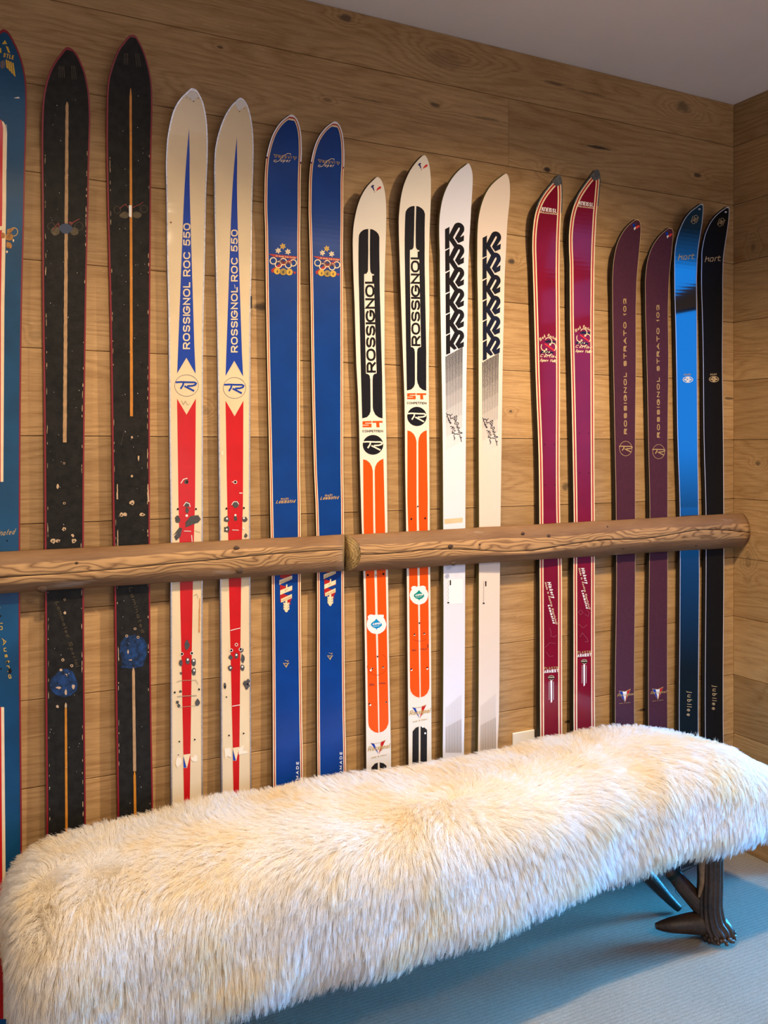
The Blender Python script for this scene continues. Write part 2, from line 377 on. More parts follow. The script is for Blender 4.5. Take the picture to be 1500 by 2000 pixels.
gl('u', .55, [(0, x), (0, .2)] + arc(.5, .2, .5, .2, 180, 360, 6), [(1, x), (1, 0)]); gl('r', .4, [(0, 0), (0, x)], [(0, .35), (.4, x - .04), (1, x)])
gl('t', .4, [(.4, 1), (.4, .12), (1, .02)], [(0, x), (1, x)]); gl('l', .08, [(.5, 1), (.5, 0)]); gl('i', .08, [(.5, x), (.5, 0)], [(.5, .8), (.5, .92)])
gl('j', .3, [(1, x), (1, -.2), (.3, -.3)], [(1, .8), (1, .92)]); gl('b', .55, [(0, 1), (0, 0)], arc(.5, x / 2, .5, x / 2, 170, -170, 12))
gl('d', .55, [(1, 1), (1, 0)], arc(.5, x / 2, .5, x / 2, 10, 350, 12)); gl('k', .5, [(0, 0), (0, 1)], [(1, x), (0, .25)], [(.3, .38), (1, 0)])
gl('s', .5, arc(.5, x * .75, .45, x * .25, 30, 270, 8) + arc(.5, x * .25, .45, x * .25, 90, -150, 8)[1:]); gl('p', .55, [(0, x), (0, -.35)], arc(.5, x / 2, .5, x / 2, 170, -170, 12))
gl('q', .55, [(1, x), (1, -.35)], arc(.5, x / 2, .5, x / 2, 10, 350, 12)); gl('y', .55, [(0, x), (.5, 0)], [(1, x), (.3, -.35)]); gl('w', .8, [(0, x), (.25, 0), (.5, x), (.75, 0), (1, x)])
gl('g', .55, arc(.5, x / 2, .5, x / 2, 10, 350, 12), [(1, x), (1, -.2), (.4, -.35)]); gl('v', .5, [(0, x), (.5, 0), (1, x)]); gl('f', .35, [(1, 1), (.5, .85), (.4, 0)], [(0, x), (1, x)])
gl('z', .5, [(0, x), (1, x), (0, 0), (1, 0)])

def stroke_poly(pts, w, cap=True):
    """thick polyline -> list of convex quads (mitred)"""
    P = [Vector(p) for p in pts]
    Q = [P[0]]
    for p in P[1:]:
        if (p - Q[-1]).length > 1e-6: Q.append(p)
    if len(Q) < 2: return []
    closed = (Q[0] - Q[-1]).length < 1e-4 and len(Q) > 3
    if closed: Q[-1] = Q[0]
    n = len(Q); L = []; R = []
    for i in range(n):
        if closed and i in (0, n - 1): d0 = (Q[n - 1] - Q[n - 2]).normalized(); d1 = (Q[1] - Q[0]).normalized()
        else:
            d0 = (Q[i] - Q[i - 1]).normalized() if i else (Q[1] - Q[0]).normalized()
            d1 = (Q[i + 1] - Q[i]).normalized() if i < n - 1 else d0
        t = d0 + d1
        t = t.normalized() if t.length > .3 else d1
        nn = Vector((-t.y, t.x)); c = max(.45, abs(nn.dot(Vector((-d1.y, d1.x)))))
        p = Q[i]
        if cap and not closed:
            if i == 0: p = p - d1 * w * .5 * .0
        L.append(p + nn * w / 2 / c); R.append(p - nn * w / 2 / c)
    return [[L[i], R[i], R[i + 1], L[i + 1]] for i in range(n - 1)]

def text_polys(s, p0, p1, pu, thick, gap=.28, shear=0, glyph=None):
    """px: baseline start, baseline end, top of first letter; thick in px"""
    p0, p1, pu = Vector(p0), Vector(p1), Vector(pu)
    ex = (p1 - p0); ey = (pu - p0); h = ey.length
    ws = [G[c][0] for c in s]; tot = sum(ws) + gap * (len(s) - 1)
    k = ex.length / tot; ux = ex.normalized(); uy = ey.normalized()
    out = []; x = 0; tt = thick
    for c, w in zip(s, ws):
        for st in G[c][1]:
            gw = max(0.0, w * k - tt); gh = h - tt
            pts = []
            for (a, b) in st:
                X = x * k + tt / 2 + a * gw; Y = tt / 2 + b * gh
                pts.append(p0 + ux * (X + shear * Y) + uy * Y)
            if (Vector(st[0]) - Vector(st[-1])).length > 1e-4 and len(pts) > 1:
                a = (pts[0] - pts[1]).normalized(); b = (pts[-1] - pts[-2]).normalized()
                pts[0] = pts[0] + a * tt * .5; pts[-1] = pts[-1] + b * tt * .5
            out += stroke_poly(pts, tt)
        x += w + gap
    return out
def disc(cx, cy, rx, ry=None, n=24, jit=0, seed=0):
    ry = ry or rx; r = random.Random(seed + int(cx * 7 + cy))
    return [Vector((cx + rx * (1 + jit * r.uniform(-1, 1)) * math.cos(2 * math.pi * i / n), cy + ry * (1 + jit * r.uniform(-1, 1)) * math.sin(2 * math.pi * i / n))) for i in range(n)]
def ring(cx, cy, rx, ry, w, n=32, a0=0, a1=360):
    return stroke_poly([(cx + rx * math.cos(math.radians(a0 + (a1 - a0) * i / n)), cy + ry * math.sin(math.radians(a0 + (a1 - a0) * i / n))) for i in range(n + 1)], w)
def V2(pts): return [Vector(p) for p in pts]

# ------------------------------------------------------------------ skis
class Ski:
    def __init__(s, left, right, tip, thick, name='ski', g0=.040, g1=.026, Lt=.30):
        s.th = thick; s.g0 = g0; s.g1 = g1; s.Lt = Lt; s.H = .05; s.zt = 1.9
        for it in range(12):
            # find tip height for this forward curve, then forward amount that puts the tip on the centre line
            lo, hi = 0.0, .16
            for k in range(22):
                s.H = (lo + hi) / 2
                for q in range(4): s.zt = at_y(tip[0], tip[1], -(s.F(1e9) + 0)).z
                t = at_y(tip[0], tip[1], -s.F(s.zt))
                ls = [s.P(*p) for p in left[:6]]; rs = [s.P(*p) for p in right[:6]]
                zz = [1.5, 1.3, 1.1, .9, .7]
                xc = []
                L = sorted((q.z, q.x) for q in ls); R = sorted((q.z, q.x) for q in rs)
                for z in zz:
                    xc.append((np.interp(z, [a for a, _ in L], [b for _, b in L]) + np.interp(z, [a for a, _ in R], [b for _, b in R])) / 2)
                cf = np.polyfit(zz, xc, 1)
                s.cf = cf
                if t.x > np.polyval(cf, s.zt): lo = s.H
                else: hi = s.H
            break
        s.H = min(max(s.H, .035), .10)
        s.zt = at_y(tip[0], tip[1], -s.F(1e9)).z
        t = at_y(tip[0], tip[1], -s.F(s.zt))
        Lp = [s.P(*p) for p in left]; Rp = [s.P(*p) for p in right]
        s.tipx = t.x
        # outline u(z) left / right, parametrised by q = sqrt((zt-z)/zt)
        def tab(A):
            A = sorted((math.sqrt(max(0, s.zt - a.z) / s.zt), a.x) for a in A)
            A = [(0, t.x)] + [a for a in A if a[0] > .004]
            if A[-1][0] < 1: A.append((1.0, A[-1][1]))
            return np.array(A)
        s.TL, s.TR = tab(Lp), tab(Rp)
    def F(s, z):
        """distance of the top face from the wall"""
        f = s.g1 + (s.g0 - s.g1) * max(0.0, 1 - z / 1.15)
        t = (min(z, s.zt) - (s.zt - s.Lt)) / s.Lt
        if t > 0: f += s.H * t ** 2.1
        return f
    def P(s, px, py):
        z = 1.0
        for i in range(14): p = at_y(px, py, -s.F(z)); z = p.z * .7 + z * .3
        return at_y(px, py, -s.F(z))
    def edge(s, z, side):
        q = math.sqrt(max(0, s.zt - z) / s.zt); T = s.TL if side < 0 else s.TR
        return pchip(T[:, 0], T[:, 1], q)
    def xc(s, z): return float(np.polyval(s.cf, z))
    def local(s, p):        # px -> (u, d)
        q = s.P(*p); return (q.x - s.xc(q.z), s.zt - q.z)
    def nrm(s, z):
        d = (s.F(z + .002) - s.F(z - .002)) / .004
        n = Vector((0, -1, -d)); return n.normalized()
    def surf(s, x, z, lift=0):
        return Vector((x, -s.F(z), z)) + s.nrm(z) * lift

def pchip(x, y, q):
    n = len(x); h = np.diff(x); dl = np.diff(y) / h
    d = np.zeros(n)
    for i in range(1, n - 1):
        if dl[i - 1] * dl[i] > 0:
            w1 = 2 * h[i] + h[i - 1]; w2 = h[i] + 2 * h[i - 1]; d[i] = (w1 + w2) / (w1 / dl[i - 1] + w2 / dl[i])
    d[0] = dl[0]; d[-1] = dl[-1]
    i = int(min(max(np.searchsorted(x, q) - 1, 0), n - 2)); t = (q - x[i]) / h[i]
    t = min(max(t, 0), 1)
    return float((2 * t**3 - 3 * t**2 + 1) * y[i] + (t**3 - 2 * t**2 + t) * h[i] * d[i] + (-2 * t**3 + 3 * t**2) * y[i + 1] + (t**3 - t**2) * h[i] * d[i + 1])

def zlist(s):
    """heights of the cross sections, dense at the tip"""
    z = [s.zt * (1 - (k / 9 * .16) ** 2) for k in range(0, 10)]
    zz = z[-1]
    while zz > s.zt - s.Lt - .02: zz -= .012; z.append(zz)
    while zz > .12: zz -= .08; z.append(zz)
    z.append(.0)
    return z   # descending

def build_body(s, root, mtop, mside, name='ski_body'):
    zl = zlist(s); o0 = root.location; verts = []; faces = []; midx = []
    c = .0009
    for i, z in enumerate(zl):
        xl, xr = s.edge(z, -1), s.edge(z, 1)
        if i == 0: xl, xr = s.tipx - .0006, s.tipx + .0006
        n = s.nrm(z); tp = Vector((0, -s.F(z), z))
        th = s.th * (.55 + .45 * min(1, (s.zt - z) / .35))
        cc = min(c, (xr - xl) * .2)
        a = tp; b = tp - n * cc; d = tp - n * (th - cc); e = tp - n * th
        row = [(xl + cc, a), (xr - cc, a), (xr, b), (xr, d), (xr - cc, e), (xl + cc, e), (xl, d), (xl, b)]
        for x, p in row: verts.append((x - o0.x, p.y - o0.y, p.z - o0.z))
    N = 8
    for i in range(len(zl) - 1):
        for k in range(N):
            k2 = (k + 1) % N
            faces.append((i * N + k, (i + 1) * N + k, (i + 1) * N + k2, i * N + k2)); midx.append(0 if k in (0,) else 1)
    faces.append(tuple(range(N - 1, -1, -1))[::-1]); midx.append(1)
    b = (len(zl) - 1) * N; faces.append(tuple(b + k for k in range(N))[::-1]); midx.append(1)
    me = mesh_from(name, verts, faces); ob = new_obj(name, me, [mtop, mside], root)
    me.polygons.foreach_set('material_index', midx)
    bm = bmesh.new(); bm.from_mesh(me); bmesh.ops.recalc_face_normals(bm, faces=bm.faces); bm.to_mesh(me); bm.free()
    return ob

def outline(s, zmin=0.0):
    """left side bottom->tip->right side bottom, as (x,z)"""
    zl = [z for z in zlist(s) if z >= zmin - 1e-6]
    if zl[-1] > zmin + 1e-4: zl.append(zmin)
    L = [Vector((s.edge(z, -1), z)) for z in zl[1:]][::-1]; R = [Vector((s.edge(z, 1), z)) for z in zl[1:]]
    return L + [Vector((s.tipx, s.zt))] + R

def edge_strip(s, root, a, b, m, name, zmin=0.0, zmax=9, side=0, lift=.0003):
    """strip following the outline between inward offsets a and b (metres)"""
    O = outline(s, zmin); n = len(O); nm = []
    for i in range(n):
        t = (O[min(i + 1, n - 1)] - O[max(i - 1, 0)]).normalized(); nm.append(Vector((t.y, -t.x)))
    def off(d):
        r = []
        for i in range(n):
            p = O[i] + nm[i] * d
            c = s.xc(p.y) if O[i].y > s.zt - .3 else None
            r.append(p)
        ti = max(range(n), key=lambda i: O[i].y)
        # keep left offsets left of the right ones near the tip
        for i in range(n):
            j = 2 * ti - i
            if 0 <= j < n and i < ti and r[i].x > r[j].x:
                m_ = (r[i] + r[j]) / 2; r[i] = m_.copy(); r[j] = m_.copy()
        lim = min(r[ti - 3].y, r[ti + 3].y) if False else None
        r[ti] = Vector((s.tipx, s.zt - d * 1.6))
        for i in range(ti): r[i].y = min(r[i].y, r[ti].y)
        for i in range(ti + 1, n): r[i].y = min(r[i].y, r[ti].y)
        return r
    A, B = off(a), off(b); ti = max(range(n), key=lambda i: O[i].y)
    verts = []; faces = []
    for p in A: verts.append(s.surf(p.x, p.y, lift) - root.location)
    for p in B: verts.append(s.surf(p.x, p.y, lift) - root.location)
    for i in range(n - 1):
        zz = (O[i].y + O[i + 1].y) / 2
        if zz > zmax or zz < zmin: continue
        if side < 0 and i >= ti: continue
        if side > 0 and i < ti: continue
        faces.append((i, i + 1, n + i + 1, n + i))
    me = mesh_from(name, verts, faces)
    return new_obj(name, me, m, root)

class Gfx:
    """flat print drawn on one ski (pixel positions on the photo give the place on the ski), kept as (u, depth below tip)"""
    def __init__(s, ski): s.ski = ski; s.items = []
    def add(s, name, m, polys, layer=1):
        s.items.append((name, m, [[s.ski.local((p[0], p[1])) for p in poly] for poly in polys], layer))

def build_gfx(s, root, items, only=None):
    for name, m, polys, layer in items:
        lift = .00035 * layer; bm = bmesh.new()
        for pi, poly in enumerate(polys):
            if len(poly) < 3: continue
            vs = [bm.verts.new((u, d, (pi % 14) * 1.3e-5)) for u, d in poly]
            if len(poly) > 4:
                tri = tessellate_polygon([[Vector((u, d, 0)) for u, d in poly]])
                for t in tri:
                    try: bm.faces.new([vs[i] for i in t])
                    except ValueError: pass
            else:
                try: bm.faces.new(vs)
                except ValueError: pass
        ds = [v.co.y for v in bm.verts]
        if not ds: continue
        lo, hi = min(ds), max(ds); cuts = [k * .012 for k in range(1, int(s.Lt / .012) + 2)]
        cuts += [.35 + .08 * k for k in range(30)] + [s.zt - 1.15]
        for c in cuts:
            if lo < c < hi:
                bmesh.ops.bisect_plane(bm, geom=bm.verts[:] + bm.edges[:] + bm.faces[:], plane_co=(0, c, 0), plane_no=(0, 1, 0))
        for v in bm.verts:
            z = s.zt - v.co.y; v.co = s.surf(s.xc(z) + v.co.x, z, lift + v.co.z) - root.location
        for f in bm.faces:
            f.normal_update()
            if f.normal.y > 0: f.normal_flip()
        o = bm_obj(name, bm, m, root)
        if len(polys) > 1 and name not in ('logo', 'logo_ring', 'blue_spike', 'red_stripe', 'black_panel', 'orange_panel', 'snowflake', 'interlocked_letters', 'sticker', 'pennant'): o['kind'] = 'stuff'

# ---- paints
def paint(name, col, rough=.32, var=(.08, 40), coat=.05, spec=.35): return mat(name, col, rough, spec=spec, coat=coat, var=var)
BLACKOLD = mat('worn_black_lacquer', (.014, .0125, .0105), .55, spec=.15, bump=(.35, 160), var=(.5, 60))
RIMRED = paint('rim_red', (.20, .004, .012), .45, coat=0)
TEAL = mat('teal_blue_lacquer', (.0030, .060, .150), .40, spec=.25, var=(.35, 9))
CREAM = paint('cream_lacquer', (.72, .56, .35), .35, var=(.10, 7), coat=.15)
IVORY = paint('ivory_lacquer', (.76, .69, .59), .3, var=(.04, 9), coat=.2)
WHITEK = paint('white_lacquer_reflection_tint', (.72, .71, .78), .22, var=(.02, 5), coat=.4)  # white lacquer with a bluish reflection mixed into its base colour
CREAMK = paint('warm_white_lacquer', (.72, .60, .50), .25, var=(.02, 5), coat=.4)
ROYAL = mat('royal_blue_lacquer', (.001, .040, .225), .28, coat=.08, var=(.15, 14))
MAROON = mat('maroon_lacquer', (.19, .005, .018), .16, coat=.35, var=(.15, 12))
PURPLE = mat('plum_lacquer', (.075, .022, .034), .5, spec=.10, var=(.12, 90))
BLACKG = mat('gloss_black_lacquer', (.008, .007, .006), .07, coat=0, spec=.6)
BLACKG.node_tree.nodes['Principled BSDF'].inputs['IOR'].default_value = 3.3
BLACKM = mat('satin_black_lacquer', (.009, .008, .007), .5, spec=.10, var=(.2, 120))
SIDEBLK = mat('black_sidewall', (.015, .012, .010), .5); SIDEBRN = mat('dark_brown_sidewall', (.05, .03, .018), .5)
SIDEOLV = mat('olive_sidewall', (.12, .10, .035), .5); SIDEGRY = mat('grey_sidewall', (.20, .19, .22), .45)
STEEL = mat('steel_edge', (.55, .54, .58), .38, metal=.85, var=(.3, 200)); CHROME = mat('polished_metal', (.82, .82, .86), .30, metal=.45)
PEWTER = mat('dull_pewter', (.20, .20, .19), .42, metal=.7, var=(.4, 120))
BLUEP = paint('blue_print', (.001, .04, .34)); REDP = paint('red_print', (.50, .004, .006)); INK = paint('black_print', (.012, .011, .012), .2)
NAVYINK = paint('blue_black_print', (.010, .010, .014), .25)
ORANGE = paint('orange_print', (.82, .075, .002), .3, var=(.04, 9)); GOLD = paint('gold_print', (.48, .30, .10), .4); GOLD2 = paint('bright_gold_print', (.62, .36, .03), .4)
PALE = paint('pale_cream_print', (.80, .62, .38), .4); WHITEP = paint('white_print', (.85, .82, .78), .35); STRIPER = paint('stripe_red_print', (.40, .012, .008), .35)
TAN = mat('bare_tan_wood', (.42, .25, .12), .6, var=(.25, 90)); AMBER = mat('amber_stripe', (.55, .20, .015), .4, var=(.2, 60))
GREYWEAR = mat('bare_grey_core', (.07, .065, .065), .6, var=(.4, 200)); HOLE = mat('screw_hole_dark', (.004, .003, .003), .9)
BLUEWEAR = mat('worn_blue_patch', (.006, .035, .12), .6, var=(.9, 90)); CHIP = mat('chipped_wood', (.48, .33, .20), .7)
GREEN = paint('green_print', (.0, .24, .20)); CYAN = paint('cyan_print', (.0, .25, .55)); GREYP = paint('grey_print', (.10, .09, .12), .4)
DULLGOLD = mat('faded_gold', (.085, .06, .025), .5, var=(.5, 150)); DULLRED = mat('faded_red', (.16, .02, .012), .5, var=(.5, 150))
TAPE = mat('old_tape_mark', (.80, .68, .52), .6)
PALEMARK = mat('abraded_white', (.72, .68, .64), .6); BROWN = paint('dark_brown_print', (.09, .055, .03), .4); BUFF = paint('buff_strip', (.78, .50, .30), .4)
FADE = [mat('line_print_%d' % i, tuple(.03 + (c - .03) * (i / 6) ** 1.9 for c in (.70, .64, .64)), .3) for i in range(7)]
for i, mm in enumerate(FADE): mm.name = 'line_print'

LISTS = {}
def rowset(left, right): return left, right
SK = []
def ski(key, label, left, right, tip, thick, mtop, mside, gsrc=None, group=None, **k):
    s = Ski(left, right, tip, thick, **k)
    root = empty('ski', (s.xc(0), -s.g0 + thick / 2, 0), label, 'ski', group)
    build_body(s, root, mtop, mside)
    LISTS[key] = (s, root)
    return s, root

# 0 teal ski at the left border of the view
s0, r0 = ski('a', 'wide teal blue ski with red rim and gold winged emblem, leftmost against the wall',
    [(-37, 1690), (-39, 1200), (-40, 900), (-42, 600), (-44, 400), (-45, 240), (-44, 172), (-38, 130), (-27, 100), (-14, 80), (-2, 65)],
    [(43, 1690), (39.5, 1200), (40, 900), (43, 600), (48, 400), (52, 240), (52, 172), (46, 130), (36.5, 100), (27, 80), (19, 66)], (8, 57), .012, TEAL, RIMRED)
edge_strip(s0, r0, 0, .0032, RIMRED, 'rim_stripe', lift=.0005)
g = Gfx(s0)
g.add('centre_stripe', PALE, [V2([(-13, 250), (-8, 240), (0, 234), (7, 238), (11, 245), (13.5, 262), (12, 400), (8.5, 600), (6.5, 941), (-9, 941), (-11, 600), (-13, 400)])], 1)
g.add('centre_stripe', REDP, [V2([(-5, 250), (0, 234), (3, 234), (6, 250), (4.5, 400), (1.6, 600), (1.2, 941), (-4.5, 941), (-5, 600)])], 2)
g.add('tail_stripe', PALE, [V2([(8, 1381), (13.5, 1990), (-12, 1990), (-9, 1381)])], 1)
g.add('tail_stripe', REDP, [V2([(2, 1381), (6.5, 1990), (-5, 1990), (-4, 1381)])], 2)
# winged emblem
g.add('emblem', GOLD2, [V2([(9.5, 78), (14, 86), (4, 86)]), V2([(11, 89), (16, 92), (20, 104), (15.5, 102)])] +
      [V2([(11 + i * 4.2, 116 + i * 2), (14 + i * 4.2, 117 + i * 2), (16.5 + i * 4.6, 135 + i * 5), (12.5 + i * 4.7, 132 + i * 5)]) for i in range(4)] +
      [V2([(-2, 92), (2, 94), (3, 103), (-1, 103)])] + text_polys('STLE', (6, 111), (26, 116.5), (7.5, 103), 1.6), 2)
g.add('emblem', mat('dull_print_grey', (.12, .09, .10), .5), [disc(5, 126, 5, 8, 10, .2)], 1)
g.add('emblem', GOLD, ring(27, 453, 7.5, 8, 1.6, 20, -150, 100), 3)
g.add('emblem', mat('bronze_print', (.40, .17, .03), .5, var=(.5, 200)), [disc(18, 463, 8, 8, 14, .1), disc(17, 480, 6, 7, 9, .3), disc(6, 460, 4, 6, 9, .2), V2([(14, 448), (30, 444), (20, 456), (13, 460)])], 3)
g.add('emblem', PALE, [disc(7, 481, 3.4, 5.5, 8, .15), disc(26, 470, 1.6, 3, 8), disc(13.5, 492, 1.8, 2.7, 8), disc(2, 446, 5, 6, 8, .4)], 4)
g.add('lettering', GOLD, text_polys('lamin', (-25, 1050), (3, 1046), (-24, 1038), 1.0, shear=.3) + text_polys('ated', (4, 1046), (27, 1043.5), (5.5, 1035), 1.0, .25, shear=.3), 1)
g.add('lettering', GOLD2, text_polys('made in Austria', (-14, 1150), (17, 1325), (-6, 1149), 1.3, .4, shear=.1), 1)
g.add('screw_hole', HOLE, [disc(14, 1056, 1.6, 1.6, 8), disc(1, 1203, 1.5, 2.2, 8), disc(14, 1293, 2, 2, 8), disc(20, 1311, 3.5, 5, 9, .5), disc(2, 1306, 1.6, 2, 8)], 3)
g.add('scratch', PALEMARK, [V2([(27, 191), (36, 189), (39, 192), (31, 192)])] + stroke_poly([(12.5, 243), (13.5, 262), (12.3, 330)], .8), 3)
build_gfx(s0, r0, g.items)

# 1, 2 worn black skis
s1, r1 = ski('b', 'worn black ski with red rim and one long tan centre stripe, second from left',
    [(91, 1600), (89.3, 1400), (88.3, 1170), (87.3, 1000), (86, 800), (83.3, 600), (82.7, 500), (82.3, 400), (81.7, 240), (82.8, 210.7), (85, 187), (88.5, 168), (96, 142.4), (106.7, 121), (119.5, 104)],
    [(167.7, 1600), (165.7, 1400), (164, 1170), (164, 1000), (165.7, 800), (168.3, 600), (170, 500), (173.3, 400), (176.6, 240), (176, 210), (174.5, 185), (170.7, 161.6), (166.4, 142.4), (159, 123), (149.3, 104)], (133.5, 92), .012, BLACKOLD, RIMRED)
s2, r2 = ski('c', 'worn black ski with red rim and amber centre stripe interrupted by a small white patch',
    [(230, 1600), (226.7, 1400), (224, 1170), (220.7, 1000), (218.3, 800), (215, 600), (210, 400), (208, 240), (209, 185), (210.8, 159.5), (214.4, 142.4), (221.9, 119), (230.4, 97.6), (243, 80.5)],
    [(299, 1600), (295.7, 1400), (293.3, 1170), (292.7, 1000), (292.7, 800), (293.5, 600), (295, 400), (297.2, 240), (297.6, 185), (295.9, 159.5), (292.3, 138), (287, 116.8), (279.5, 95.5), (272, 80.5)], (260.7, 67.7), .012, BLACKOLD, RIMRED)
for s_, r_ in ((s1, r1), (s2, r2)): edge_strip(s_, r_, 0, .0034, RIMRED, 'rim_stripe', lift=.0005)
def ragged(xa, ya, xb, yb, w0, w1, n=60, jit=.5, seed=3):
    r = random.Random(seed); L = []; R = []
    for i in range(n + 1):
        t = i / n; x = xa + (xb - xa) * t; y = ya + (yb - ya) * t; w = (w0 + (w1 - w0) * t) / 2
        if i == 0: w *= .25
        L.append((x - w - r.random() * jit, y)); R.append((x + w + r.random() * jit, y))
    out = []
    for i in range(n): out.append(V2([L[i], R[i], R[i + 1], L[i + 1]]))
    return out
def speckle(g, m, x0, x1, y0, y1, n, seed, smin=.4, smax=1.4, layer=3, name='chip'):
    r = random.Random(seed); out = []
    for i in range(n):
        t = r.random(); y = y0 + (y1 - y0) * t; x = r.uniform(x0, x1); a = r.uniform(smin, smax)
        out.append(disc(x, y, a * .7, a * r.uniform(.6, 2.0), 6, .35, i))
    g.add(name, m, out, layer)
def edgewear(g, m, pts, seed, n=40, w=1.4, layer=3):
    """chips along a side given as polyline px"""
    r = random.Random(seed); out = []
    for i in range(n):
        t = r.random() * (len(pts) - 1); k = int(t); f = t - k
        x = pts[k][0] + (pts[k + 1][0] - pts[k][0]) * f; y = pts[k][1] + (pts[k + 1][1] - pts[k][1]) * f
        out.append(disc(x + r.uniform(-.4, .4), y, r.uniform(.3, w), r.uniform(1, 7), 6, .3, i))
    g.add('chip', m, out, layer)
g = Gfx(s1)
g.add('centre_stripe', TAN, ragged(131, 199, 126.5, 864, 5.0, 6.5, 90, .8), 1)
g.add('centre_stripe', AMBER, ragged(128.5, 1377, 130, 1630, 4, 4.6, 30, .2), 1)
g.add('emblem', DULLGOLD, [disc(108, 451, 8, 9, 12, .2), disc(146, 452, 8, 8, 12, .2)] + ring(100, 442, 7, 7, .8) + ring(154, 442, 8, 8, .8), 1)
g.add('emblem', mat('faded_blue', (.03, .045, .09), .5), [disc(128, 446, 13, 10, 12, .15)], 2)
g.add('emblem', DULLRED, stroke_poly([(103, 450), (110, 440), (114, 436), (116, 446)], 2) + stroke_poly([(134, 434), (139, 439), (145, 433), (155, 428)], 2.2) + [V2([(134, 433), (143, 434), (139, 440)])], 3)
g.add('emblem', DULLGOLD, [V2([(115 + k, 128 + abs(k) * .3), (116 + k, 128), (115.5 + k * 1.2, 152), (114.7 + k * 1.2, 152)]) for k in (0, 3, 6, 9)] + [V2([(139 + k, 128), (140 + k, 128), (141.5 + k * 1.3, 155), (140.7 + k * 1.3, 155)]) for k in (0, 3, 6)], 1)
g.add('blue_scuff', BLUEWEAR, [disc(125, 1337, 27, 24, 34, .05), disc(128, 1320, 18, 13, 24, .06)], 1)
g.add('wear_mark', CHIP, [disc(112, 1380, 3, 3, 7, .3), disc(114, 1343, 4, 2.5, 7, .5), disc(143, 1340, 2.5, 5, 7, .5), V2([(126, 1316), (131, 1316), (131, 1322), (129.5, 1318)]), disc(128.5, 1352, 2.4, 6, 8, .2), disc(128.5, 1378, 2.2, 5.5, 8, .2)], 4)
g.add('screw_hole', CHIP, [disc(125, 905, 2.4, 2.4, 9, .2), disc(112.6, 950, 2.8, 4.5, 8, .3), disc(125.8, 983, 2.6, 2.4, 9, .2), disc(125.5, 1033, 4, 4, 9, .3), disc(104, 1056, 5, 5, 9, .3), disc(113, 1056, 5.5, 3.2, 9, .3), disc(144, 1056, 5, 4.4, 9, .3), disc(142, 1046, 3, 3, 9, .4), disc(126.3, 1171, 2.2, 2.2, 9), disc(126.8, 1197, 2.6, 3, 8, .3), disc(122.5, 1289, 3, 3.2, 9, .2), disc(140, 1300, 3, 2.8, 9, .2), disc(119, 1308.5, 2.8, 2.8, 9, .2)], 2)
g.add('screw_hole', HOLE, [disc(x_, y_, 1.5, 1.5, 8) for x_, y_ in ((125, 905), (125.8, 983), (125.5, 1034), (103, 1057), (114, 1057), (144.5, 1057), (126.3, 1171), (122.5, 1289), (140, 1300))], 3)
g.add('lettering', DULLGOLD, text_polys('Laminated Special', (108, 1176), (148, 1302), (115, 1174), 1.1, .3, shear=.1), 1)
edgewear(g, CHIP, [(88, 300), (89, 520), (91.5, 760), (93, 1000), (94.5, 1300), (97, 1600)], 5, 42, .8)
edgewear(g, CHIP, [(170, 300), (165, 560), (160.5, 800), (158.5, 1080), (160, 1300), (162, 1600)], 6, 50, .9)
speckle(g, PALEMARK, 92, 158, 180, 1600, 60, 4, .25, .8)
build_gfx(s1, r1, g.items)
g = Gfx(s2)
g.add('centre_stripe', AMBER, ragged(255, 173, 256.8, 813, 4.2, 5.4, 40, .3, 8), 1)
g.add('centre_stripe', WHITEP, [V2([(251.6, 401), (257.2, 401), (257, 425), (252, 423)])], 2)
g.add('centre_stripe', TAN, ragged(260.5, 1302, 263, 1506, 5, 5.6, 20, .3), 1)
g.add('centre_stripe', AMBER, ragged(262.8, 1506, 264.2, 1602, 4.4, 4.8, 10, .2), 1)
g.add('emblem', DULLGOLD, [disc(243, 420, 9, 7, 12, .15), disc(268, 420, 9, 6.5, 12, .15)] + ring(229, 410, 6.5, 7, .8) + ring(281, 408, 7, 7, .8), 1)
g.add('emblem', DULLRED, stroke_poly([(233, 408), (240, 402), (245, 399), (250, 406)], 1.8) + stroke_poly([(259, 406), (266, 402), (273, 400), (279, 395)], 1.8), 2)
g.add('emblem', DULLGOLD, [V2([(243 + k, 104), (244 + k, 104), (242.5 + k * 1.2, 126), (241.7 + k * 1.2, 126)]) for k in (0, 3, 6)] + [V2([(264 + k, 104), (265 + k, 104), (267.5 + k * 1.3, 130), (266.7 + k * 1.3, 130)]) for k in (0, 3, 6)], 1)
g.add('blue_scuff', BLUEWEAR, [V2([(236, 1255), (244, 1244), (262, 1239), (280, 1246), (287, 1258), (286, 1280), (279, 1301), (258, 1306), (236, 1304), (239, 1290), (233, 1272)])], 1)
g.add('screw_hole', CHIP, [disc(257.5, 854, 2.2, 2.4, 9, .2), disc(270.5, 895, 1.6, 5, 8, .3), disc(257.5, 930, 2.4, 2.4, 9, .2), disc(258, 982, 5, 4.2, 9, .35), disc(237, 1005, 3.6, 4, 8, .3), disc(244, 1005, 3.8, 3.6, 8, .3), disc(277, 1005, 5.5, 3.5, 8, .3), disc(263.5, 1228, 2.8, 2.4, 9), disc(247.5, 1242, 2.8, 2.8, 9), disc(269.5, 1244.5, 2.8, 2.8, 9), disc(250, 1273, 1.6, 3.5, 7, .4), disc(255, 1289, 3.5, 1.6, 7, .4)], 2)
g.add('screw_hole', HOLE, [disc(x_, y_, 1.5, 1.5, 8) for x_, y_ in ((258, 983), (237, 1006), (278.5, 1005), (263.5, 1228), (247.5, 1242), (269.5, 1244.5))], 3)
g.add('lettering', DULLGOLD, text_polys('Laminated', (251, 1148), (276, 1236), (258, 1146), 1.1, .3, shear=.1), 1)
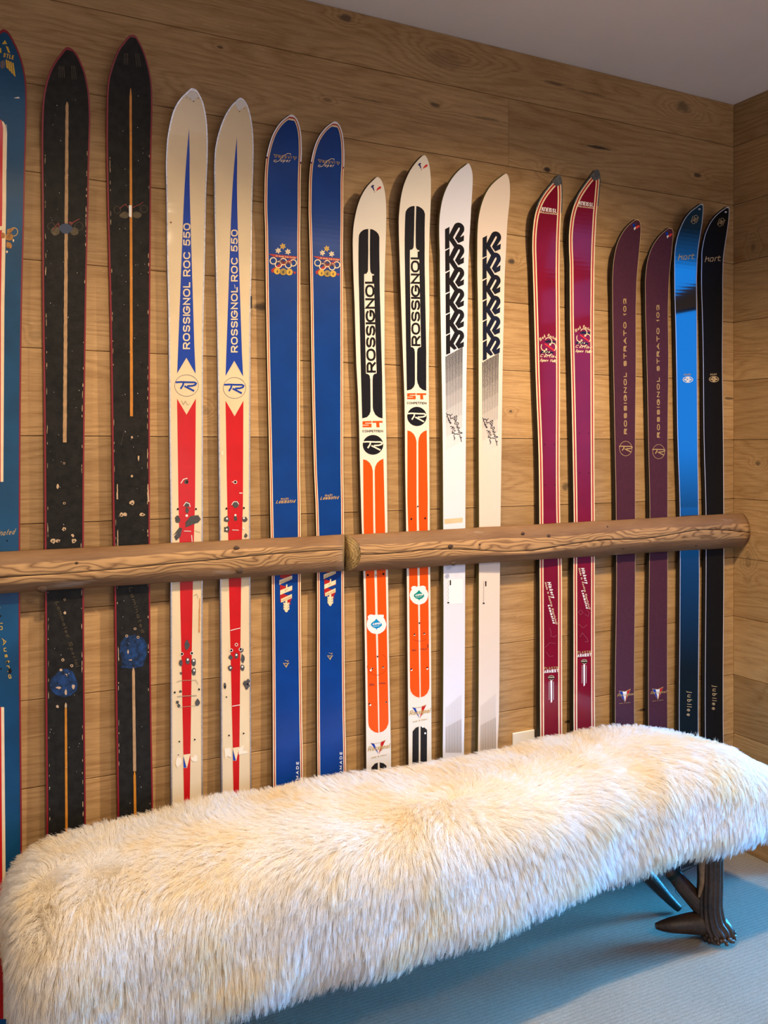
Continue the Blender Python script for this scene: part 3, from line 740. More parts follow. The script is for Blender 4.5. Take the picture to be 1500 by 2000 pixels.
g.add('wear_mark', GREYWEAR, stroke_poly([(230, 1062), (231, 1040)], .8) + stroke_poly([(236, 870), (243, 840)], .6), 2)
g.add('chip', CHIP, ragged(229, 945, 229, 975, 1, 2, 8, .8) + ragged(288.5, 945, 290, 980, 1, 2.5, 8, .8) + ragged(229.6, 1035, 230, 1066, 1, 1, 8, .6), 3)
edgewear(g, CHIP, [(214.5, 300), (217.5, 520), (221.5, 760), (224, 960), (231, 1240), (232, 1400), (233, 1600)], 9, 46, .8)
edgewear(g, CHIP, [(291.5, 300), (289.5, 560), (288, 800), (288, 980), (289, 1250), (293, 1600)], 10, 36, .8)
speckle(g, PALEMARK, 232, 286, 160, 1600, 60, 14, .25, .8)
build_gfx(s2, r2, g.items)

# 3, 4 cream slalom skis, blue spike and red stripe
s3, r3 = ski('d', 'cream ski with blue spike over red stripe, left and taller of the two alike',
    [(334, 1540), (333.3, 1150), (333.7, 1060), (331.4, 880), (329.8, 690), (328.7, 600), (326.3, 500), (325.4, 400), (324.7, 360), (324, 313), (325.7, 280), (328.7, 257.3), (332.7, 237.3), (338.7, 216), (346, 201.3), (355.3, 188.7), (366, 178.7)],
    [(396, 1540), (395.7, 1150), (396, 1060), (396.2, 880), (396.5, 690), (398, 600), (400.3, 500), (402.2, 400), (403.3, 360), (405, 326.7), (405.7, 293), (405.6, 266.7), (404, 240), (400.7, 216), (395.3, 196), (388.7, 182.7), (382.7, 174.7)], (376, 172.2), .012, CREAM, SIDEGRY)
s4, r4 = ski('e', 'cream ski with blue spike over red stripe, right and shorter of the two alike',
    [(432.3, 1520), (430, 1150), (429.3, 1050), (427, 880), (425, 700), (423.2, 600), (421, 500), (419, 400), (418.7, 360), (418.3, 326.7), (419.3, 300), (423.3, 273.3), (428.7, 253.3), (435.3, 234.7), (443.3, 218.7), (451.3, 206.7), (460.7, 197.3)],
    [(490.7, 1520), (489, 1150), (488.7, 1050), (488.7, 880), (489.2, 700), (489.5, 600), (491.7, 500), (492.5, 400), (493.7, 360), (494.7, 326.7), (495.3, 293), (494.4, 264), (492, 240), (487.3, 217.3), (482.7, 204), (476.7, 194.7)], (470.4, 190.8), .012, CREAM, SIDEGRY)
R_LOGO = [[(-.86, .30), (-.45, .33), (.2, .30), (.72, .30), (.86, .20), (.80, .07), (.55, -.02), (.1, -.05)], [(-.20, .30), (-.24, .05), (-.45, -.30)], [(-.12, -.05), (.25, -.25), (.70, -.50)]]
def rlogo(cx, cy, r, w): # r: half height px
    out = []
    for st in R_LOGO: out += stroke_poly([(cx + a * r * 1.36, cy - b * r * 1.25) for a, b in st], w)
    return out
g = Gfx(s3)
sx = lambda x_: 320 + x_ * .15
g.add('blue_spike', BLUEP, [V2([(369.3, 250), (370.4, 300), (371.2, 400)]), V2([(369.3, 250), (371.2, 400), (358.8, 400), (364.8, 300)]), V2([(358.8, 400), (371.2, 400), (379.7, 680), (382, 730), (364, 698.5)]), V2([(358.8, 400), (364, 698.5), (346, 729), (347.5, 690)])], 1)
g.add('lettering', PALE, text_polys('ROSSIGNOL ROC 550', (371, 682), (371.8, 436), (357, 682), 2.6, .16), 2)
g.add('logo_ring', mat('thin_blue_line', (.05, .06, .14), .4), ring(364.3, 753, 23.2, 21, .7, 48), 1)
g.add('logo', BLUEP, rlogo(363, 753, 17, 3.4), 2)
g.add('red_stripe', REDP, [V2([(345.8, 778.5), (364.3, 810), (358, 1000), (348.5, 980)]), V2([(382.4, 778.5), (364.3, 810), (358, 1000), (381, 980)]), V2([(348.5, 980), (381, 980), (378.5, 1060), (350.5, 1060)]), V2([(350.5, 1060), (378.5, 1060), (376.5, 1145), (351.5, 1145)]), V2([(351.5, 1145), (376.5, 1145), (371.8, 1472), (358.2, 1474)]), V2([(358.2, 1500), (371.6, 1500), (369.6, 1640), (361, 1640)])], 1)
g.add('red_stripe', REDP, [V2([(371.8, 1472), (371.6, 1500), (365, 1500)])], 1)
g.add('pennant', PALE, [V2([(357.8, 1474), (371.8, 1472), (365, 1500)])], 2)
g.add('pennant', BLUEP, [V2([(357.8, 1477), (364, 1499), (358.5, 1499)])], 3)
pair34 = g.items
w3 = Gfx(s3)
w3.add('screw_hole', GREYWEAR, [disc(364, 941, 4.5, 4.5, 12, .15), disc(365, 985, 5, 6, 10, .25), disc(365.5, 997, 3, 5, 8, .3), disc(346.5, 1014, 5, 6, 10, .3), disc(384, 1014, 6.5, 7.5, 11, .3), V2([(362, 1020), (372, 1008), (384, 1006), (386, 1020), (374, 1025), (362, 1030)]), V2([(350, 1030), (356, 1032), (352, 1048), (344, 1056), (340, 1048), (346, 1040), (338, 1046)]),
        disc(365, 1260, 4.5, 10, 10, .35), disc(353, 1294, 3.5, 6.5, 9, .2), disc(366.5, 1291, 4, 7, 9, .15), disc(378, 1293, 4.6, 7.5, 9, .2), disc(378.5, 1312, 4, 8, 9, .25), disc(385, 1371, 5, 6, 9, .35), disc(346, 1371, 3, 4, 8, .4), disc(349, 1378, 3, 3.5, 8, .4), disc(352, 1350, 2.4, 3.4, 8, .4), disc(353, 1315, 2, 3, 8, .4)], 3)
w3.add('scratch', PALEMARK, stroke_poly([(353, 944), (358, 936), (366, 934)], 1.6) + stroke_poly([(358, 988), (363, 981), (370, 984), (371, 990)], 1.4) + stroke_poly([(359, 1037), (373, 1037.5)], 1.2) + stroke_poly([(374, 1045), (375, 1058)], 1.5) + [disc(366.5, 1288, 2, 2.4, 8), disc(378, 1290, 2, 2.4, 8), disc(379, 1309, 1.8, 2.4, 8), disc(364.4, 1007, 2.6, 2.6, 10)], 4)
w3.add('tape_mark', TAPE, [disc(349, 1488, 5, 10, 9, .4), disc(380, 1482, 8, 7, 9, .5)], 3)
w3.add('screw_hole', HOLE, [disc(365, 941, 2.2, 2.2, 9), disc(347, 994, 2, 2, 9), disc(382.5, 994, 2, 2, 9), disc(355, 1277, 2.2, 2.2, 9), disc(374.5, 1275.5, 2.2, 2.2, 9), disc(341, 1352, 2, 2, 9), disc(388.5, 1346, 2, 2, 9), disc(350, 1448, 1.8, 1.6, 8), disc(380, 1444, 1.8, 1.6, 8), disc(348, 1474, 1.5, 1, 8)], 5)
w3.add('screw_hole', PALEMARK, ring(355, 1277, 3, 3, .9, 12) + ring(374.5, 1275.5, 3, 3, .9, 12), 4)
w3.add('rust_stain', mat('rust', (.50, .20, .05), .7), ragged(390, 1168, 389, 1235, .8, 1.2, 14, .9), 3)
w3.add('scratch', mat('grime', (.35, .27, .17), .7), stroke_poly([(345, 1332), (352, 1329), (382, 1328), (387, 1336)], .9) + stroke_poly([(346, 1360), (384, 1358)], 1.4) + stroke_poly([(350, 1381), (382, 1378)], .8) + stroke_poly([(354, 782), (358, 790), (362, 783), (366, 791), (371, 788)], .7) + stroke_poly([(380, 1036), (391, 1040)], .8) + stroke_poly([(378, 1163), (384, 1160), (387, 1168)], .8), 4)
w3.add('tip_wear', PALEMARK, [V2([(364, 187), (370, 191), (376, 198), (383, 192), (388, 189), (382, 180), (376, 176), (369, 180)])], 2)
w3.add('chip', mat('rust_brown', (.20, .07, .03), .7), [disc(364.5, 190.5, 1, .8, 6), disc(371.5, 193, 1, .8, 6), disc(378, 198, 1.4, 1, 6, .4), disc(387, 192, 1, 1, 6), disc(333.5, 434.5, 1.6, 1.6, 7)], 4)
w4 = Gfx(s4)
w4.add('screw_hole', GREYWEAR, [disc(460.5, 985, 6, 7, 10, .25), disc(459.5, 1012, 3.6, 6, 9, .2), disc(442, 1014, 5, 6, 10, .3), disc(477.5, 1014, 5, 6, 9, .3), disc(443, 1034, 5.5, 6.5, 10, .3), disc(480, 1046, 3, 4, 7, .5), disc(461.5, 1280, 4, 6, 9, .3), disc(450, 1283.5, 4, 4.5, 9, .3), disc(474, 1285, 3.8, 8, 9, .3), disc(472, 1270, 4, 5, 9, .3), disc(449.5, 1305, 4.5, 5.5, 9, .2), disc(473, 1304, 4, 6.5, 9, .2), disc(482, 1335, 6, 9, 10, .45), disc(439, 1339, 3, 5, 9, .4)], 3)
w4.add('screw_hole', PALEMARK, [disc(459.5, 1006, 2.2, 2.2, 9), disc(443, 1013, 2, 2, 9), disc(476, 1012, 2, 2, 9), disc(442.5, 1034, 2, 2, 9), disc(475.5, 1032, 2, 2, 9), disc(461.5, 1279, 2, 2, 8), disc(450, 1304, 2, 2, 8), disc(473, 1302, 2, 2, 8)] + ring(461.5, 1259, 2.8, 2.8, 1, 12) + ring(451.5, 1270, 2.8, 2.8, 1, 12) + ring(469.5, 1268, 3, 3, 1, 12) + ring(459, 941.5, 3.4, 3, 1, 12), 4)
w4.add('screw_hole', HOLE, [disc(459.5, 941.5, 2.2, 2.2, 9), disc(442, 993, 2, 2, 9), disc(476, 992, 2, 2, 9), disc(451.5, 1270, 2, 2, 9), disc(469.5, 1267, 2, 2, 9), disc(439, 1341, 1.8, 1.8, 9), disc(483.5, 1336, 2, 2, 9), disc(447, 1436, 1.8, 1.6, 8), disc(475.5, 1432, 1.8, 1.6, 8), disc(442, 1361, 1.6, 1.4, 8)], 5)
w4.add('scratch', PALEMARK, stroke_poly([(452, 986), (456, 980), (463, 980), (466, 985)], 1.3) + stroke_poly([(453, 1035), (466, 1035.5)], 1.2) + stroke_poly([(449.5, 1231.5), (458, 1229), (469, 1226.5)], 1.4) + stroke_poly([(453.5, 1379), (468.5, 1376.5)], 1.5) + stroke_poly([(452, 941), (456, 941.5)], .9) + stroke_poly([(467, 963), (473, 963)], 1.8) + stroke_poly([(457.5, 556), (459, 564)], 1.0), 4)
w4.add('tape_mark', TAPE, [V2([(438, 1462), (450, 1460), (452, 1480), (444, 1476), (440, 1482)]), V2([(466, 1462), (476, 1454), (474, 1466), (482, 1466), (484, 1470), (466, 1474)]), disc(434, 884, 2, 5, 8, .4)], 3)
w4.add('tip_wear', PALEMARK, [V2([(459, 203), (463, 211), (467, 215.5), (474, 211), (481, 206), (476, 197), (470, 194), (463, 198)])], 2)
w4.add('chip', mat('rust_brown2', (.20, .07, .03), .7), [disc(467.5, 217.5, 1.6, 1, 6, .4), disc(477, 212, 1.4, .6, 6)], 4)
build_gfx(s3, r3, pair34 + w3.items); build_gfx(s4, r4, pair34 + w4.items)
for s_, r_ in ((s3, r3), (s4, r4)): edge_strip(s_, r_, 0, .0032, STEEL, 'steel_edge', lift=.0005)
bm = bmesh.new(); q = s4.P(490, 590); box(bm, q.x - .001, q.x + .003, q.y - .001, q.y + .012, q.z - .015, q.z + .015, .0005)
bmesh.ops.translate(bm, vec=-r4.location, verts=bm.verts); o = bm_obj('edge_clip', bm, SIDEBLK, r4); o['label'] = 'small black clip on the right edge'

# 5, 6 royal blue skis
s5, r5 = ski('f', 'royal blue ski with snowflakes and medals, left and taller of the blue pair',
    [(533.3, 1530), (532.7, 1400), (531, 1150), (528.3, 1030), (526, 900), (521.7, 700), (519, 550), (517.7, 450), (516.3, 410), (516.5, 370), (517.3, 336.7), (519.3, 311), (522, 296.7), (526, 280.7), (532, 263.3), (540, 248.7), (549.3, 236.7), (560, 228)],
    [(592, 1530), (590, 1400), (587.3, 1150), (587.3, 1030), (585.7, 900), (585.7, 700), (586, 550), (586.2, 450), (586.7, 410), (587, 356.7), (588, 323), (589, 303), (589, 283.3), (588, 263.3), (585.3, 247.3), (581.3, 235.3), (576.7, 228)], (570, 223.7), .012, ROYAL, SIDEBRN)
s6, r6 = ski('g', 'royal blue ski with snowflakes and medals, right and shorter of the blue pair',
    [(620, 1500), (619.3, 1400), (619.3, 1150), (617.7, 1030), (612.7, 900), (608.3, 700), (606.1, 550), (603.9, 450), (602.7, 410), (603, 383), (603.7, 350), (605.3, 327.3), (608, 310), (612, 292.7), (617.3, 276.7), (625.3, 262), (634.7, 250), (645.3, 241.3)],
    [(676, 1500), (674, 1400), (671.7, 1150), (671.7, 1030), (670, 900), (670, 700), (669.7, 550), (670, 450), (670.3, 410), (670.3, 376.7), (670.7, 343.3), (672, 324.7), (672.3, 303.3), (671.7, 284.7), (670, 267.3), (666.7, 252.7), (662, 242.7)], (654.7, 237.3), .012, ROYAL, SIDEBRN)
for s_, r_, zz in ((s5, r5, s5.P(588, 316).z), (s6, r6, s6.P(671, 326).z)):
    edge_strip(s_, r_, .0, .0032, CHROME, 'tip_guard', zmin=zz, lift=.0012)
    edge_strip(s_, r_, .0, .0028, PALE, 'cream_piping', lift=.0005, zmax=zz)
    edge_strip(s_, r_, .0028, .0052, STRIPER, 'red_piping', lift=.0005); edge_strip(s_, r_, .0052, .0076, PALE, 'cream_piping', lift=.0005)
g = Gfx(s5)
def tri(cx, cy, r, up=False):
    k = -1 if up else 1
    return V2([(cx - r, cy - r * .8 * k), (cx + r, cy - r * .8 * k), (cx, cy + r * k)])
g.add('lettering', GOLD, stroke_poly([(535, 301.5), (542, 302.5), (538.5, 307.5), (535, 301.5)], 1.1) + text_polys('RESVI', (543.5, 308.5), (568.5, 310.5), (543.8, 302.6), 1.1, .35) + stroke_poly([(572.5, 306), (579, 307), (575.5, 312), (572.5, 306)], 1.1), 1)
g.add('lettering', PALE, stroke_poly([(567, 303), (567.5, 300.3), (562, 299.6), (555, 303), (549, 309), (544, 314.5), (538, 316.5), (534.5, 315), (536, 312.5), (540, 313)], 1.0) + text_polys('uper', (547, 315.6), (566, 317), (547.6, 309), 1.0, .3, shear=.3), 2)
def flake(cx, cy, r):
    out = []
    for k in range(6):
        a = math.radians(60 * k + 20); b = math.radians(60 * k + 20 + 24); c = math.radians(60 * k + 20 - 24)
        out.append(V2([(cx, cy), (cx + r * .6 * math.cos(c), cy + r * .6 * math.sin(c)), (cx + r * math.cos(a), cy + r * math.sin(a)), (cx + r * .6 * math.cos(b), cy + r * .6 * math.sin(b))]))
    return out
g.add('snowflake', GOLD2, flake(552.2, 481, 6.6), 1)
g.add('snowflake', PALE, flake(543.3, 489.5, 6.4), 1); g.add('snowflake', PALE, flake(562.3, 491.7, 6.4), 1)
g.add('banner', STRIPER, [V2([(523, 495.5), (580, 501), (580, 504), (575, 506), (536, 502)]), V2([(576, 506), (565, 507), (545, 516), (529, 527), (531, 533), (535, 531), (550, 521), (570, 510)]), V2([(572, 530), (579, 531.5), (575, 536)])], 1)
g.add('lettering', PALE, text_polys('St Moritz Oslo Cortina', (538.5, 501.3), (577.5, 505.2), (538.7, 498.4), .55, .3), 2)
g.add('emblem', PALE, sum([ring(cx_, cy_, 6.2, 6.2, 1.9, 20) for cx_, cy_ in ((533.5, 509.5), (543.5, 517), (553, 511), (563, 517.5), (572.5, 513.5))], []), 2)
g.add('lettering', DULLRED, text_polys('Olympia', (539, 514), (568, 517), (540.5, 505.5), 1.1, .2, shear=.35), 3)
g.add('medal', GOLD2, [disc(541, 529.5, 6.6, 6.6, 18), disc(565, 531.5, 6.6, 6.6, 18)], 3); g.add('medal', mat('dark_gold_print', (.34, .22, .04), .4), [disc(553, 531, 7, 6.8, 18)], 4)
g.add('medal', BROWN, [disc(541.5, 530, 1.2, 3, 8, .3), disc(553, 531, 2.4, 3.2, 8, .4), disc(565, 532, 1.2, 3, 8, .3)], 5)
g.add('lettering', GOLD, text_polys('multi', (548, 976), (562, 976), (548.5, 971.8), .8, .3, shear=.3) + stroke_poly([(547, 978), (574, 976.8)], .5) + text_polys('Laminated', (538.5, 983.5), (575, 982), (539.5, 977), 1.1, .3, shear=.3), 1)
# ribbon with arrow, below the log
def rib(yc): return V2([(546, yc + 5), (570, yc - 5), (570, yc + 4), (547, yc + 14)])
g.add('ribbon', STRIPER, [V2([(547, 1128 + k), (570, 1135 + k), (570, 1140 + k), (547, 1146 + k)]) for k in (-18, 14, 30)] + [V2([(547, 1122), (560, 1124), (568, 1122), (569, 1127), (558, 1130), (548, 1128)]), V2([(560, 1172), (569, 1171), (566, 1177), (569, 1181), (562, 1178)])], 1)
g.add('ribbon', PALE, [V2([(545.5, 1133), (570.5, 1124), (570.5, 1131), (545.5, 1142)]), V2([(547, 1153), (570.5, 1143.5), (570.5, 1152), (547, 1162)]), V2([(548.5, 1170), (570, 1160), (570, 1168), (549, 1177)]), V2([(558.5, 1142), (561, 1141), (561, 1155), (558.5, 1156)])], 2)
g.add('arrow', PALE, [V2([(557, 1174), (561, 1172), (562, 1194), (559, 1196), (556, 1194)])] + sum([[V2([(559, 1180 + k), (565, 1176 + k), (565, 1180 + k), (559, 1184 + k)]), V2([(559, 1180 + k), (553.5, 1176 + k), (553.5, 1180 + k), (559, 1184 + k)])] for k in (0, 5, 10)], []), 2)
g.add('lettering', GOLD, text_polys('DESIGNED', (548, 1140), (569, 1131.5), (547.8, 1136), .6, .3) + text_polys('BY', (556, 1155.5), (562, 1153), (555.8, 1151.8), .6, .3) + text_polys('PRESSURE', (551, 1175), (569, 1167), (550.8, 1171.5), .6, .3), 3)
g.add('symbol', GOLD, stroke_poly([(553.5, 1295.5), (562.5, 1296), (559, 1303), (553.5, 1295.5)], 1.3) + stroke_poly([(558, 1301), (564.5, 1294.5)], 1.3) + stroke_poly([(556, 1289.5), (564, 1291.8)], .8) + stroke_poly([(561, 1293), (563, 1289)], .8), 1)
g.add('lettering', WHITEP, text_polys('HANDMADE', (582.5, 1560), (583.5, 1488), (577.5, 1560), 1.0, .5), 1)
build_gfx(s5, r5, g.items); build_gfx(s6, r6, g.items)

# 7, 8 white, black and orange skis
s7, r7 = ski('h', 'white ski with black and orange panels, lower of the two, sticker with blue leaf',
    [(715, 1490), (712.7, 1300), (709.3, 1120), (706, 1030), (702.3, 900), (700, 800), (695, 700), (692.3, 600), (688.6, 490), (688.4, 470), (689.6, 446), (692.6, 425.6), (697.4, 404), (702.8, 388.4), (710, 374), (718.4, 362), (728, 352.4)],
    [(764.3, 1490), (760.7, 1300), (758.3, 1120), (757.3, 1030), (756, 900), (754, 800), (751.7, 700), (751.7, 600), (753.4, 490), (754.4, 458), (755, 428), (754.9, 404), (753.8, 386), (751.4, 369.2), (747.8, 357.2), (743.6, 349.4)], (737.6, 345.8), .015, IVORY, SIDEBRN)
s8, r8 = ski('i', 'white ski with black and orange panels, taller of the two, sticker with green leaf',
    [(797.3, 1480), (795.7, 1300), (794, 1120), (792.7, 1030), (790.7, 900), (790, 800), (786.7, 700), (783.3, 600), (779.6, 490), (778.4, 446), (778.6, 422), (780.8, 398), (783.8, 378.8), (788, 362), (794, 346.4), (801.2, 332), (809.6, 320), (819.2, 309.2)],
    [(843.3, 1480), (842.7, 1300), (840.7, 1120), (840, 1030), (839.3, 900), (838.3, 800), (837.7, 700), (839.3, 600), (838.4, 490), (839, 470), (840.2, 434), (841.6, 398), (842.2, 368), (842, 347.6), (840.2, 329.6), (837.2, 315.2), (833.6, 306.8)], (829.4, 303.2), .015, IVORY, SIDEBRN)
g = Gfx(s7)
def px7(x_, y_): return (690 + x_ * .24, 420 + y_ * .24)
def L7(pts): return V2([px7(*p) for p in pts])
g.add('black_panel', NAVYINK, [L7([(44, 185), (47, 160), (60, 138), (80, 122), (100, 115), (122, 113), (122, 300), (120, 440), (118, 460), (108, 476), (88, 480), (88, 600), (46, 600)]),
      L7([(46, 600), (88, 600), (103, 1290), (62, 1290)]), L7([(62, 1290), (103, 1290), (120, 1294), (133, 1308), (138, 1340), (141, 1560), (140, 1600), (130, 1625), (110, 1645), (72, 1655)]),
      L7([(137, 113), (160, 118), (185, 133), (203, 153), (212, 180), (214, 440), (168, 482), (150, 478), (140, 462), (137, 440)]), L7([(168, 482), (214, 440), (226, 1000), (235, 1320), (190, 1288)]),
      L7([(190, 1288), (235, 1320), (238, 1655), (205, 1645), (180, 1625), (163, 1590), (158, 1560), (157, 1340), (160, 1308), (170, 1294)])], 1)
g.add('lettering', INK, text_polys('ROSSIGNOL', px7(184, 1282), px7(170, 492), px7(108, 1282), 3.9, .10), 2)
g.add('lettering', ORANGE, [L7([(75, 1678), (148, 1676), (148, 1690), (97, 1691), (97, 1697), (148, 1697), (148, 1727), (75, 1727), (75, 1713), (126, 1712), (126, 1707), (75, 1707)]), L7([(155, 1676), (238, 1675), (238, 1690), (210, 1690), (214, 1727), (188, 1727), (186, 1690), (155, 1691)])], 1)
g.add('lettering', INK, text_polys('COMPETITION', px7(74, 1768), px7(242, 1768), px7(74, 1749), .95, .12), 1)
g.add('logo_disc', NAVYINK, [disc(*px7(160, 1870), 20, 19.3, 40)], 1); g.add('logo', IVORY, rlogo(*px7(157, 1872), 16, 2.9), 2)
def p9(x_, y_): return (690 + x_ * .185, 1130 + y_ * .185)
g.add('orange_panel', ORANGE, [V2([(709.2, 897), (716, 899), (722, 904), (726, 911), (728, 920), (729.2, 1030), (731.3, 1130), p9(265, 1630), p9(225, 1620), p9(190, 1597), p9(165, 1560), p9(158, 1520), p9(132, 0), (710.2, 1030)]),
      V2([(748.8, 896), (742, 899), (736.5, 904), (733, 911), (731.8, 920), (733, 1030), p9(250, 0), p9(278, 1625), p9(315, 1613), p9(350, 1580), p9(370, 1530), p9(372, 1500), p9(343, 0), (752, 1030)])], 1)
g.add('pennant', BLUEP, [V2([p9(183, 1735), p9(220, 1742), p9(268, 1855)])], 1); g.add('pennant', REDP, [V2([p9(292, 1722), p9(340, 1705), p9(270, 1855)])], 1)
g.add('pennant_line', GOLD, stroke_poly([p9(183, 1735), p9(225, 1742), p9(290, 1728), p9(342, 1703)], .8) + text_polys('Rossignol', p9(150, 1825), p9(375, 1790), p9(148, 1775), 1.4, .15, shear=.3) + text_polys('made in france', p9(190, 1900), p9(348, 1865), p9(190, 1884), .6, .3, shear=.3), 2)
g.add('black_panel', NAVYINK, [V2([p9(190, 1995), p9(225, 1955), p9(258, 1942), p9(262, 2500), p9(190, 2500)]), V2([p9(278, 1940), p9(320, 1950), p9(350, 1975), p9(352, 2500), p9(280, 2500)])], 1)
q = lambda x_, y_: (680 + x_ * .12, 290 + y_ * .12)
g.add('rooster_emblem', mat('navy_print', (.02, .02, .12), .4), [V2([q(370, 630), q(385, 600), q(410, 592), q(425, 603), q(408, 618), q(428, 680), q(418, 692), q(392, 640)])], 1)
g.add('rooster_emblem', paint('scarlet_print', (.6, .03, .02)), [V2([q(452, 695), q(470, 655), q(500, 622), q(525, 615), q(537, 630), q(530, 652), q(495, 668)])], 1)
g.add('rooster_emblem', GOLD, [V2([q(420, 700), q(435, 695), q(438, 715), q(428, 722)])], 1)
w7 = Gfx(s7)
def sticker(w, P9, cx, cy, r, m):
    px_, py_ = P9(cx, cy); r *= .185
    w.add('sticker', WHITEP, [disc(px_, py_, r, r, 30, .02), disc(px_ - r * .5, py_ - r * .72, r * .35, r * .3, 9, .2), disc(px_ + r * .45, py_ - r * .78, r * .35, r * .25, 9, .2)], 2)
    k = r * .58
    w.add('leaf', m, [V2([(px_, py_ - k), (px_ + k * .35, py_ - k * .6), (px_ + k * .9, py_ - k * .2), (px_ + k, py_ + k * .15), (px_ + k * .6, py_ + k * .55), (px_ + k * .15, py_ + k * .72), (px_ + k * .05, py_ + k), (px_ - k * .1, py_ + k * .72), (px_ - k * .6, py_ + k * .55), (px_ - k, py_ + k * .15), (px_ - k * .9, py_ - k * .2), (px_ - k * .35, py_ - k * .6)])], 3)
    w.add('lettering', WHITEP, text_polys('ASPEN', (px_ - k * .72, py_ + k * .15), (px_ + k * .72, py_), (px_ - k * .7, py_ - k * .2), 1.1, .2, shear=.2) + stroke_poly([(px_ - k * .6, py_ + k * .36), (px_ + k * .5, py_ + k * .25)], .6), 4)
sticker(w7, p9, 243, 482, 103, CYAN)
w7.add('screw_hole', WHITEP, [disc(*p9(x_, y_), 1.9, 1.9, 9) for x_, y_ in ((178, 1334), (346, 1303), (314, 936), (196, 950), (182, 968))], 3)
w7.add('screw_hole', HOLE, [disc(*p9(x_, y_), 1.6, 1.6, 9) for x_, y_ in ((254, 822), (199, 949), (313, 932), (167, 1322), (346, 1302))] + [disc(718, 1123, 2.2, 2.2, 9), disc(748.5, 1121, 2.2, 2.2, 9), disc(734, 1123, 1, 1, 8)], 4)
SMUDGE = mat('dull_orange_smudge', (.42, .045, .004), .5, var=(.4, 60))
w7.add('smudge', SMUDGE, ring(*p9(250, 900), 20, 22, .7, 30, -60, 170) + [disc(*p9(190, 1118), 5.5, 2.6, 10, .3), disc(*p9(300, 1105), 8, 1.6, 10, .3)], 2)
w8 = Gfx(s8)
sticker(w8, p9, 692, 177, 97, GREEN)
w8.add('screw_hole', WHITEP, [disc(*p9(x_, y_), 1.9, 1.9, 9) for x_, y_ in ((614, 965), (780, 952), (747, 581), (644, 593), (733, 1564), (757, 1632))], 3)
w8.add('screw_hole', HOLE, [disc(*p9(x_, y_), 1.6, 1.6, 9) for x_, y_ in ((696, 468), (643, 588), (746, 577), (610, 955), (778, 939))] + [disc(803, 1013.5, 1.8, 1.8, 9), disc(830, 1012, 1.8, 1.8, 9), disc(815.5, 989, 1.4, 1.4, 8)], 4)
w8.add('smudge', SMUDGE, ring(*p9(700, 600), 17, 11, .7, 20, 40, 140) + [disc(*p9(640, 757), 5, 2, 10, .3), disc(*p9(740, 745), 7, 1.8, 10, .3), disc(*p9(785, 715), 1.5, 5, 8, .3)], 2)
build_gfx(s7, r7, g.items + w7.items); build_gfx(s8, r8, g.items + w8.items)

# 9, 10 white skis with black interlocked letters
s9, r9 = ski('j', 'white ski tinted by reflection with black interlocked letters and a buff strip above the log',
    [(864.3, 1465), (865, 1400), (865.7, 1130), (865.3, 1030), (864.4, 880), (861.7, 700), (859.8, 600), (858.6, 500), (857.8, 474), (857.4, 444), (858.6, 420), (861.6, 399.6), (865.8, 382.8), (871.8, 367.2), (879.6, 352.8), (888, 341.4), (897.6, 331.2), (907.2, 324)],
    [(906.7, 1465), (907.7, 1400), (909, 1130), (909.4, 1030), (910.3, 880), (912, 700), (914, 600), (915.8, 500), (917.2, 468), (919, 438), (920.6, 408), (922.2, 384), (923.6, 360), (923.6, 342), (921.6, 331.2), (918.6, 322.8)], (915, 319.2), .0155, WHITEK, SIDEOLV)
s10, r10 = ski('k', 'warm cream ski with black interlocked letters, right neighbour of the reflection-tinted one',
    [(933, 1450), (934, 1400), (935, 1130), (935.5, 1030), (934.6, 880), (934.3, 700), (933.3, 600), (931.8, 500), (931.8, 474), (932.4, 450), (934.2, 427.2), (938.4, 405.6), (943.8, 388.8), (950.4, 374.4), (958.8, 362.4), (968.4, 352.8), (979.2, 344.4)],
    [(972.7, 1450), (975, 1400), (976.8, 1130), (978, 1030), (980, 880), (982.5, 700), (985, 600), (988.2, 500), (990, 462), (991.8, 432), (994.2, 408), (996, 390), (996.6, 367.2), (995.4, 352.8), (993, 344.4)], (989.4, 339.2), .0155, CREAMK, SIDEOLV)
g = Gfx(s9)
def pk(x_, y_): return (850 + x_ * .15, 420 + y_ * .15)
Y0 = [184, 468, 760, 1036, 1306, 1575]; 
for k, y0 in enumerate(Y0):
    y1 = Y0[k + 1] if k < 5 else 1575 + 262
    hs = (y1 - y0) / 284.0; last = k == 5
    xl = 127 + k * 2.6
    def T(a, b, xl=xl, y0=y0, hs=hs, k=k): return pk(xl + (a - 127) * (1 - .012 * k), y0 + (b - 184) * hs)
    polys = [V2([T(127, 184), T(186, 152), T(184, 245), T(150, 330), T(128, 330)]),
             V2([T(128, 325), T(184, 230), T(184, 330), T(186, 425), T(128, 450)]),
             # arm up into the round of the 2
             V2([T(184, 252), T(248, 125), T(262, 110), T(280, 101), T(303, 98), T(326, 103), T(352, 118), T(370, 142), T(378, 170), T(378, 195), T(372, 215), T(323, 290), T(375, 262), T(372, 335), T(300, 366), T(255, 302), T(315, 195), T(320, 175), T(318, 164), T(308, 162), T(300, 170), T(232, 292), T(184, 330)])]
    if not last: polys.append(V2([T(184, 330), T(232, 292), T(300, 396), T(290, 410), T(255, 432), T(184, 330)][:5]))
    else: polys.append(V2([T(184, 330), T(232, 292), T(278, 360), T(240, 380), T(186, 330)][:4]))
    g.add('interlocked_letters', INK, polys, 1)
nl = 13
